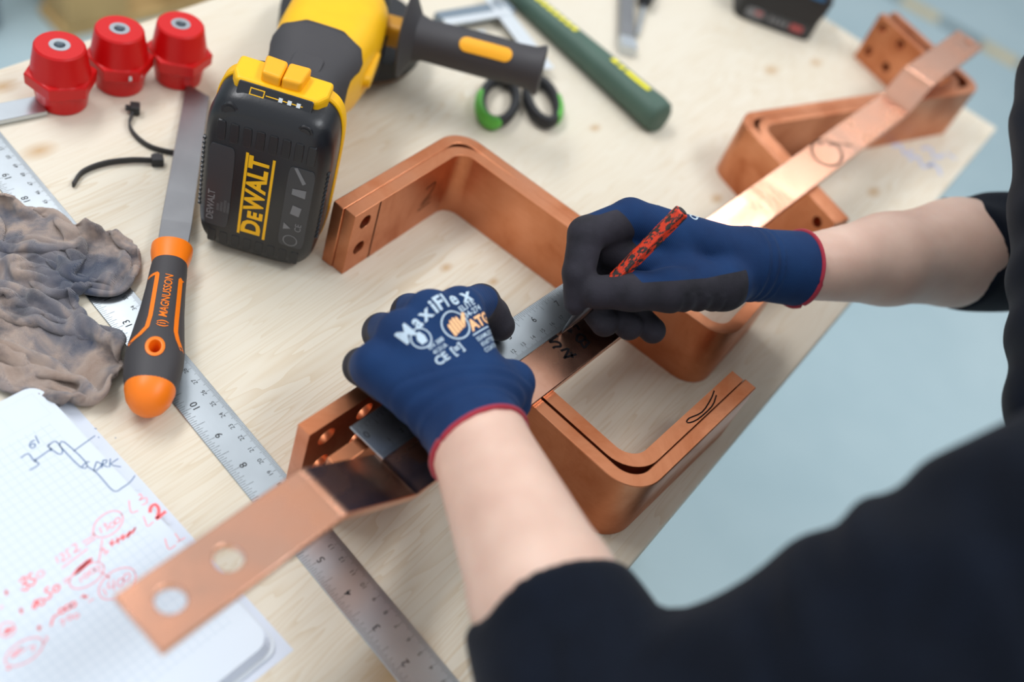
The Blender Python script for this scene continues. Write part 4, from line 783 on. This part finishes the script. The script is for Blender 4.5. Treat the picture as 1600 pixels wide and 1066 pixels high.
def sweater_f(p):
    p = p.astype(np.float32)
    wr = np.sin(p @ A_(.05, .09, .12) + np.sin(p @ A_(.06, -.03, .05)) * 1.6)
    t_ = np.maximum(torso(p, 2), -(p[:, 2] + 70))
    l1 = smin(caps(p, Lslv, Lelb, 39.5, 59), caps(p, Lelb, Lsh, 50, 64), 12)
    l1 = smin(l1, caps(p, Lelb + A_(76, 22, 50), Lelb + A_(120, 64, 128), 52, 60), 2.5)
    l1 = smax(l1, (p - (Lslv + A_(*(fl_ * 0)))) @ fl_, 9)
    r1 = smin(caps(p, Rslv, Relb, 43.5, 50), caps(p, Relb, Rsh, 50, 66), 12); r1 = smax(r1, (p - Rslv - fr_ * 3) @ fr_, 9)
    ch = caps(p, A_(307, 715, 248), A_(312, 455, 191), 61, 48)
    return smin(smin(smin(t_, ch, 16), l1, 16), r1, 16) + wr * 1.6
sdf_obj('sweater', sweater_f, (0, 130, -100), (600, 850, 440), 5, 'sweater', person)
def trouser_f(p):
    p = p.astype(np.float32); d_ = None
    for sg_ in (-1, 1):
        h_ = HIP + A_(*(FY * 82 * sg_)); v_ = smin(caps(p, h_, h_ + A_(0, 0, -400), 86, 66), caps(p, h_ + A_(0, 0, -400), h_ + A_(10, -4, -730), 66, 60), 14); d_ = v_ if d_ is None else smin(d_, v_, 16)
    return np.maximum(smin(d_, np.maximum(torso(p, 4), np.abs(p[:, 2] + 60) - 20), 12), -(p[:, 2] + 820))
sdf_obj('trousers', trouser_f, (340, 240, -850), (640, 690, 60), 9, 'trousers', person)
hc_ = TOR + A_(-40, 15, 350)
def hair_f(p):
    p = p.astype(np.float32); return np.maximum(ellip(p, hc_ + A_(8, -3, 12), (94, 82, 112)), -(ellip(p, hc_ + A_(-62, 23, -36), (74, 66, 86))))
sdf_obj('hair', hair_f, hc_ - 130, hc_ + 140, 7, 'hair', person)
for sg_ in (-1, 1): MB().loft([(hc_ + A_(-79 + k_, 29.5, 0) + A_(*(FY * 30 * sg_)) + A_(0, 0, 6), A_(0, 1, 0), A_(0, 0, 1), r_, r_ * .8, 2) for k_, r_ in ((-6, 3), (0, 9), (4, 10))], 16).build('eye', 'black2', person, 40)
MB().tube([hc_ + A_(-74, 27, -48) + A_(*(FY * k_)) for k_ in (-24, -10, 10, 24)], [2, 5, 5, 2], 10).build('mouth', 'red_paint', person, 60)

# ---------------------------------------------------------------- left glove
LJ = dict(I0=(-35.1, 413.6, 108), M0=(-48.6, 397.6, 112), R0=(-58, 378, 108), P0=(-62.6, 360.3, 98), I1=(-26.5, 443.8, 90), I2=(-18.2, 449.2, 79.5), I3=(-11, 448.1, 74),
          M1=(-62.8, 421.4, 80), M2=(-45.6, 412.3, 74), R1=(-72.4, 401.7, 76), R2=(-54.1, 393.8, 73), P1=(-73, 373.5, 74), P2=(-57, 368, 73), T0=(3.2, 379, 92), T1=(9.5, 396, 87), T2=(13, 390.5, 78), T3=(6, 381, 75))
LJ = {k: A_(*v) for k, v in LJ.items()}
row = (LJ['I0'] - LJ['P0']); row /= np.linalg.norm(row); mc = (LJ['I0'] + LJ['M0'] + LJ['R0'] + LJ['P0']) / 4; fwd = mc - Lwr; fwd -= row * (fwd @ row); fwd /= np.linalg.norm(fwd); nor = np.cross(row, fwd); nor = nor if nor[2] > 0 else -nor
hl = (Lhem - Lwr) / np.linalg.norm(Lhem - Lwr); hln = hl + row * .15; hln /= np.linalg.norm(hln); Lhem2 = Lhem + hl * 3
def lglove(p):
    p = p.astype(np.float32); d_ = None
    for k, off in (('I', 13), ('M', 5), ('R', -4), ('P', -13)):
        w_ = Lwr + row * off; v_ = caps(p, w_, LJ[k + '0'], 17, 13.2 if k != 'P' else 12.2); d_ = v_ if d_ is None else smin(d_, v_, 10)
    d_ = smin(d_, caps(p, Lwr - nor * 3 + row * -8, LJ['P0'] - nor * 12, 15, 12), 8); d_ = smin(d_, caps(p, Lwr - nor * 3, mc - nor * 15, 15.5, 13), 8)
    for k, rs in (('I', (12.4, 11.4, 10.4, 9.8)), ('M', (12.6, 11.6, 10.6)), ('R', (12.2, 11.4, 10.4)), ('P', (11.4, 10.6, 9.8))):
        ch = None
        for i in range(len(rs) - 1):
            v_ = caps(p, LJ[k + str(i)], LJ[k + str(i + 1)], rs[i], rs[i + 1]); ch = v_ if ch is None else smin(ch, v_, 3)
        d_ = smin(d_, ch, 4.2)
    th = smin(caps(p, LJ['T0'], LJ['T1'], 17, 13.5), caps(p, LJ['T1'], LJ['T2'], 13, 11.5), 4); th = smin(th, caps(p, LJ['T2'], LJ['T3'], 11.5, 10.5), 4); d_ = smin(d_, th, 12)
    d_ = smin(d_, caps(p, Lwr, Lhem2 + hl * 40, 23.5, 34), 10)
    s_ = (p - Lwr) @ hl; rip = np.where((s_ > -6) & (s_ < 16), np.sin(s_ * .75) * .45, 0)
    return smax(d_ + rip, (p - Lhem2) @ hln, 3.2)
def lcoat(V):
    p = V.astype(np.float32); pl_ = -((p - mc) @ nor) - 15.5 + np.clip((p - mc) @ row, -40, 40) * -.02 - np.clip((p - mc) @ fwd - 2, 0, 40) * .6 * ((p - mc) @ row > -24)
    ix = 11.5 - np.minimum(caps(p, LJ['I1'] * .5 + LJ['I2'] * .5, LJ['I3'], 0, 0), caps(p, LJ['I1'] * .75 + LJ['I2'] * .25, LJ['I2'], 0, 0)) 
    tm = -((p - LJ['T1']) @ (nor * .8 + fwd * .0 - row * .6)) - 14 - np.maximum(0, caps(p, LJ['T0'] * .4 + LJ['T1'] * .6, LJ['T2'], 0, 0) - 17)
    cuff = ((p - Lwr) @ hl) * 1.0 + 4
    return np.clip(.5 + .06 * np.minimum(np.maximum(np.maximum(pl_, ix), tm), -cuff + 12), 0, 1)
gl = sdf_obj('glove', lglove, (-105, 300, 45), (62, 480, 165), 1.6, 'glove', person, {'coat': lcoat}); gl['label'] = 'navy knit work glove pressing the rule, printed on its back'
u_ = np.cross(hl, A_(0, 0, 1)); u_ /= np.linalg.norm(u_); v_ = np.cross(u_, hl)
def hem_ring(c_, n_, r_, name, seg=40, tube=1.5):
    u_ = np.cross(n_, A_(0, 0, 1)); u_ /= np.linalg.norm(u_); v_ = np.cross(u_, n_)
    return MB().tube([c_ + u_ * r_ * math.cos(k) + v_ * r_ * math.sin(k) for k in np.linspace(0, 2 * math.pi, seg, endpoint=False)], [(2.2, 1.7)] * seg, 10, True).build(name, 'hem', None, 60)
def fit_hem(n_, c_, fn, name, par):
    """ring that follows the cut edge of a glove cuff"""
    u_ = np.cross(n_, A_(0, 0, 1)); u_ /= np.linalg.norm(u_); v_ = np.cross(u_, n_); pts = []
    for k in np.linspace(0, 2 * math.pi, 48, endpoint=False):
        dr_ = u_ * math.cos(k) + v_ * math.sin(k); rs = np.linspace(12, 50, 120); f_ = fn(np.array([c_ - n_ * 3.0 + dr_ * r_ for r_ in rs])); i = int(np.argmax(f_ > 0)); pts.append(c_ - n_ * 1.4 + dr_ * (rs[i] - .8))
    o = MB().tube(pts, [(1.6, 2.6)] * 48, 10, True).build(name, 'hem', par, 60); return o
h_ = fit_hem(hln, Lhem2, lglove, 'cuff_hem', gl); h_['label'] = 'crimson cuff edging'
# print on the back of the left glove: u across the knuckles, v towards the fingers
PO = mc + nor * 45; pv = fwd
def lp(u_, v_): return PO + row * u_ + pv * v_
mb = MB(); word = 'MaxiFlex'; us = [-14.5, -5.5, 2.2, 8.2, 12.6, 17, 23.5, 32]
for ch, u0 in zip(word, us):
    k_ = (u0 - 10) / 26; put_text(mb, ch, 12, lp(u0, 3.5 - k_ * k_ * 5), row * math.cos(-k_ * .3) + pv * math.sin(-k_ * .3), pv * math.cos(-k_ * .3) - row * math.sin(-k_ * .3), bold=.05)
put_text(mb, 'ELITE', 5.0, lp(28, -5.5), row, pv, bold=.03); put_text(mb, '34-274', 4.8, lp(29, -10), row, pv, bold=.03)
def ring2(cu, cv, r0, r1):
    P_ = [(math.cos(k), math.sin(k)) for k in np.linspace(0, 2 * math.pi, 33)]
    for a_, b_ in zip(P_, P_[1:]): mb.quad(*[tuple(lp(cu + q_[0] * r_, cv + q_[1] * r_)) for q_, r_ in ((a_, r0), (b_, r0), (b_, r1), (a_, r1))])
ring2(13, -11.5, 8.0, 8.9); ring2(-9, -7, 5.4, 6.2)
mb.add([tuple(lp(-9 + a_, -7 + b_)) for a_, b_ in ((-2, -3.5), (2, -3.5), (2.8, 0), (1.5, 3.5), (-1, 3.5), (-2.8, 0))], [tuple(range(6))])
put_text(mb, 'CE', 7, lp(-7, -23), row, pv, bold=.05); put_text(mb, '[=]', 6.5, lp(4, -23), row, pv, bold=.05)
for k, (t_, u0) in enumerate((('EN 388', -4), ('4131A', -4))): put_text(mb, t_, 3.6, lp(u0, -14 - k * 3.8), row, pv, bold=.03)
for k, t_ in enumerate(('SEAMLESS', 'KNITTED', 'COATING')): put_text(mb, t_, 3.6, lp(26, -25 - k * 3.8), row, pv, bold=.03)
mb.quad(*[tuple(lp(*q_)) for q_ in ((18, -22.0), (38, -22.0), (38, -21.2), (18, -21.2))])
project(mb, gl, -nor, 'glove_print', 'gprint', gl, .35, 2)
mb = MB(); put_text(mb, 'ATG', 8.8, lp(29, -16.8), row, pv, bold=.08, shear=.1)
for k in range(4): mb.add([tuple(lp(8 + k * 2.4 + a_, -11.5 + k * .5 + b_)) for a_, b_ in ((0, -5.2), (2.0, -5.2), (2.0, 3.3 - abs(k - 1.5)), (1, 4.2 - abs(k - 1.5)), (0, 3.3 - abs(k - 1.5)))], [tuple(range(5))])
mb.add([tuple(lp(a_, b_)) for a_, b_ in ((17.5, -15.5), (20.5, -12), (23.5, -8), (22, -7), (17.5, -11))], [tuple(range(5))])
project(mb, gl, -nor, 'glove_print', 'gprint2', gl, .4, 2)

# ---------------------------------------------------------------- right glove
RJ = dict(I0=(38, 534, 126), M0=(38, 548, 113), R0=(44, 560, 99), P0=(52, 569, 86), I1=(15.9, 513, 116), I2=(21.5, 495.5, 99), I3=(29, 487.5, 83),
          M1=(19, 529, 94), M2=(29, 500, 82), M3=(50, 485.5, 78), R1=(28, 534, 84), R2=(44, 505, 78), R3=(66, 492.5, 77), P1=(40, 541, 77), P2=(58, 512, 76), P3=(82, 499.5, 75.5),
          T0=(112, 533, 108), T1=(79, 502, 111), T2=(56.5, 490.5, 107), T3=(37.5, 488, 97))
RJ = {k: A_(*v) for k, v in RJ.items()}
hr = (Rhem - Rwr) / np.linalg.norm(Rhem - Rwr); Rhem2 = Rhem + hr * 3; IU = A_(-.37, .63, .68)   # dorsal direction of the writing hand
def rglove(p):
    p = p.astype(np.float32); d_ = None
    for k, o_ in (('I', (0, -4, 5)), ('M', (0, -1, 1)), ('R', (0, 2, -4)), ('P', (0, 5, -8))):
        v_ = caps(p, Rwr + A_(*o_), RJ[k + '0'], 18.5, 12.8 if k != 'P' else 11.8); d_ = v_ if d_ is None else smin(d_, v_, 9)
    for k, rs in (('I', (12.6, 11.6, 10.4, 9.4)), ('M', (12.2, 11.2, 10.4, 9.6)), ('R', (11.8, 11, 10.2, 9.4)), ('P', (11, 10.2, 9.4, 8.8))):
        ch = None
        for i in range(3): v_ = caps(p, RJ[k + str(i)], RJ[k + str(i + 1)], rs[i], rs[i + 1]); ch = v_ if ch is None else smin(ch, v_, 2.4)
        d_ = smin(d_, ch, 3.2)
    th = caps(p, Rwr + A_(0, -6, 0), RJ['T0'], 19, 17)
    for a_, b_, ra, rb in (('T0', 'T1', 17.5, 13.8), ('T1', 'T2', 13.4, 12), ('T2', 'T3', 12, 10.6)): th = smin(th, caps(p, RJ[a_], RJ[b_], ra, rb), 5)
    web = caps(p, RJ['T0'] * .45 + RJ['T1'] * .55 + A_(0, 6, 2), RJ['I0'] * .8 + Rwr * .2, 10, 9)
    d_ = smin(smin(d_, th, 5), web, 8); d_ = smin(d_, caps(p, A_(80, 524, 108), A_(36, 524, 104), 14, 12), 5)
    d_ = smin(d_, fcaps(p, Rwr, Rhem2 + hr * 20, 23.8, 27.5, (0, 0, 1), 1.0), 8)
    s_ = (p - Rwr) @ hr; rip = np.where((s_ > -4) & (s_ < 14), np.sin(s_ * .8) * .5, 0)
    q_ = (p - RJ['T1']) @ A_(.75, .6, .1); rip = rip + np.where((th < 6) & (np.abs(q_ - 18) < 18) & ((p - RJ['T1']) @ IU < -2), np.sin(q_ * .55) * .55, 0)
    return smax(d_ + rip, (p - Rhem2) @ hr, 3.2)
def rcoat(V):
    p = V.astype(np.float32)
    dT = np.minimum(np.minimum(caps(p, RJ['T0'] + A_(9, 5, 0), RJ['T1'], 15, 13), caps(p, RJ['T1'], RJ['T2'], 12, 12)), caps(p, RJ['T2'], RJ['T3'], 12, 11)); dI0 = caps(p, RJ['I0'], RJ['I1'], 12, 11)
    dI = np.minimum(caps(p, RJ['I1'], RJ['I2'], 11, 10), caps(p, RJ['I2'], RJ['I3'], 10, 9.5)); dP = np.minimum(caps(p, Rwr, RJ['I0'], 18, 12.5), caps(p, Rwr, RJ['M0'], 18, 12.5))
    dO = caps(p, A_(41, 524, 105), A_(34, 524, 104), 11, 11)
    for k in 'MRP':
        for i in range(3): dO = np.minimum(dO, caps(p, RJ[k + str(i)], RJ[k + str(i + 1)], 11, 10))
    ax = RJ['T0'] - RJ['T2']; ax /= np.linalg.norm(ax); q_ = p - RJ['T2']; along = q_ @ ax
    sT = 5.5 - (q_ - np.outer(along, ax)) @ IU + np.where(along < 0, -along * 2.5, 0) + np.where(along > 45, (along - 45) * .1, 0)
    sT = np.minimum(sT, (78 - along))
    aI = RJ['I0'] - RJ['I1']; aI /= np.linalg.norm(aI); q2 = p - RJ['I1']; al2 = q2 @ aI
    sI0 = 7 - (q2 - np.outer(al2, aI)) @ A_(-.1, .75, .65) - np.clip(al2 - 22, 0, 30) * 1.2
    st = np.stack([dT, dI0, dI, dP, dO]); wh = st.argmin(0); val = np.stack([sT, sI0, np.full(len(p), 6.), np.full(len(p), -6.), np.full(len(p), 6.)])
    w_ = np.exp(-np.clip(st - st.min(0), 0, 40) * .9); s_ = (val.clip(-8, 8) * w_).sum(0) / w_.sum(0)
    return np.clip(.5 + .06 * s_, 0, 1)
grv = sdf_obj('glove', rglove, (-8, 460, 55), (182, 622, 158), 1.5, 'glove', person, {'coat': rcoat}); grv['label'] = 'navy knit work glove with dark coated fingers holding the pencil'
h_ = fit_hem(hr, Rhem2, rglove, 'cuff_hem', grv); h_['label'] = 'crimson cuff edging'
ux = RJ['P0'] - RJ['I0']; ux /= np.linalg.norm(ux); uy = RJ['I0'] - Rwr; uy -= ux * (uy @ ux); uy /= np.linalg.norm(uy); un = np.cross(ux, uy); un = un if un[2] > 0 else -un
rp = lambda a_, b_: RJ['I0'] + un * 40 + ux * a_ + uy * b_
mb = MB(); put_text(mb, 'MaxiFlex', 12, rp(5, 3), ux, uy, bold=.05, align='LEFT'); put_text(mb, 'ATG', 9, rp(9, -12), ux, uy, bold=.05, align='LEFT'); put_text(mb, 'EN 388', 6, rp(9, -26), ux, uy, bold=.04, align='LEFT'); put_text(mb, 'CE', 8, rp(11, -38), ux, uy, bold=.05, align='LEFT')
project(mb, grv, -un, 'glove_print', 'gprint', grv, .35, 2)

# ================================================================ pencil
pt0 = A_(27.6, 476.1, 62.9); pt1 = A_(62.8, 512.3, 163.1); pdv = (pt1 - pt0); PL = float(np.linalg.norm(pdv)); pdv /= PL
pc = empty('marking_pencil', 'worn orange and black hexagonal marking pencil with a steel point, in the gloved hand', 'pencil', pt0)
q_ = Vector(pdv).to_track_quat('Z', 'Y'); LOCAL[0] = True; pc.rotation_euler = q_.to_euler()
hexs = lambda z_, r_, pw=0: [(r_ * math.cos(math.pi / 3 * k + .3), r_ * math.sin(math.pi / 3 * k + .3), z_) for k in range(6)]
V = hexs(30, 4.9) + hexs(PL - 1, 5.2) + hexs(PL, 4.6); F = [(i, (i + 1) % 6, 6 + (i + 1) % 6, 6 + i) for i in range(6)] + [(6 + i, 6 + (i + 1) % 6, 12 + (i + 1) % 6, 12 + i) for i in range(6)] + [tuple(range(6))[::-1], tuple(range(12, 18))]
bevel(mk('barrel', V, F, 'pencil', pc), .35, 2)
MB().loft([((0, 0, z_), (1, 0, 0), (0, 1, 0), r_, r_, 2) for z_, r_ in ((0, .5), (5, 1.6), (12, 3.0), (24, 4.3), (31, 4.6))], 14).build('steel_point', 'dark_steel', pc, 40)
mb = MB().loft([((0, 0, PL - .2), (1, 0, 0), (0, 1, 0), 3.4, 3.4, 2), ((0, 0, PL + .6), (1, 0, 0), (0, 1, 0), 3.0, 3.0, 2)], 14).build('end_plug', 'black2', pc, 40)
LOCAL[0] = False
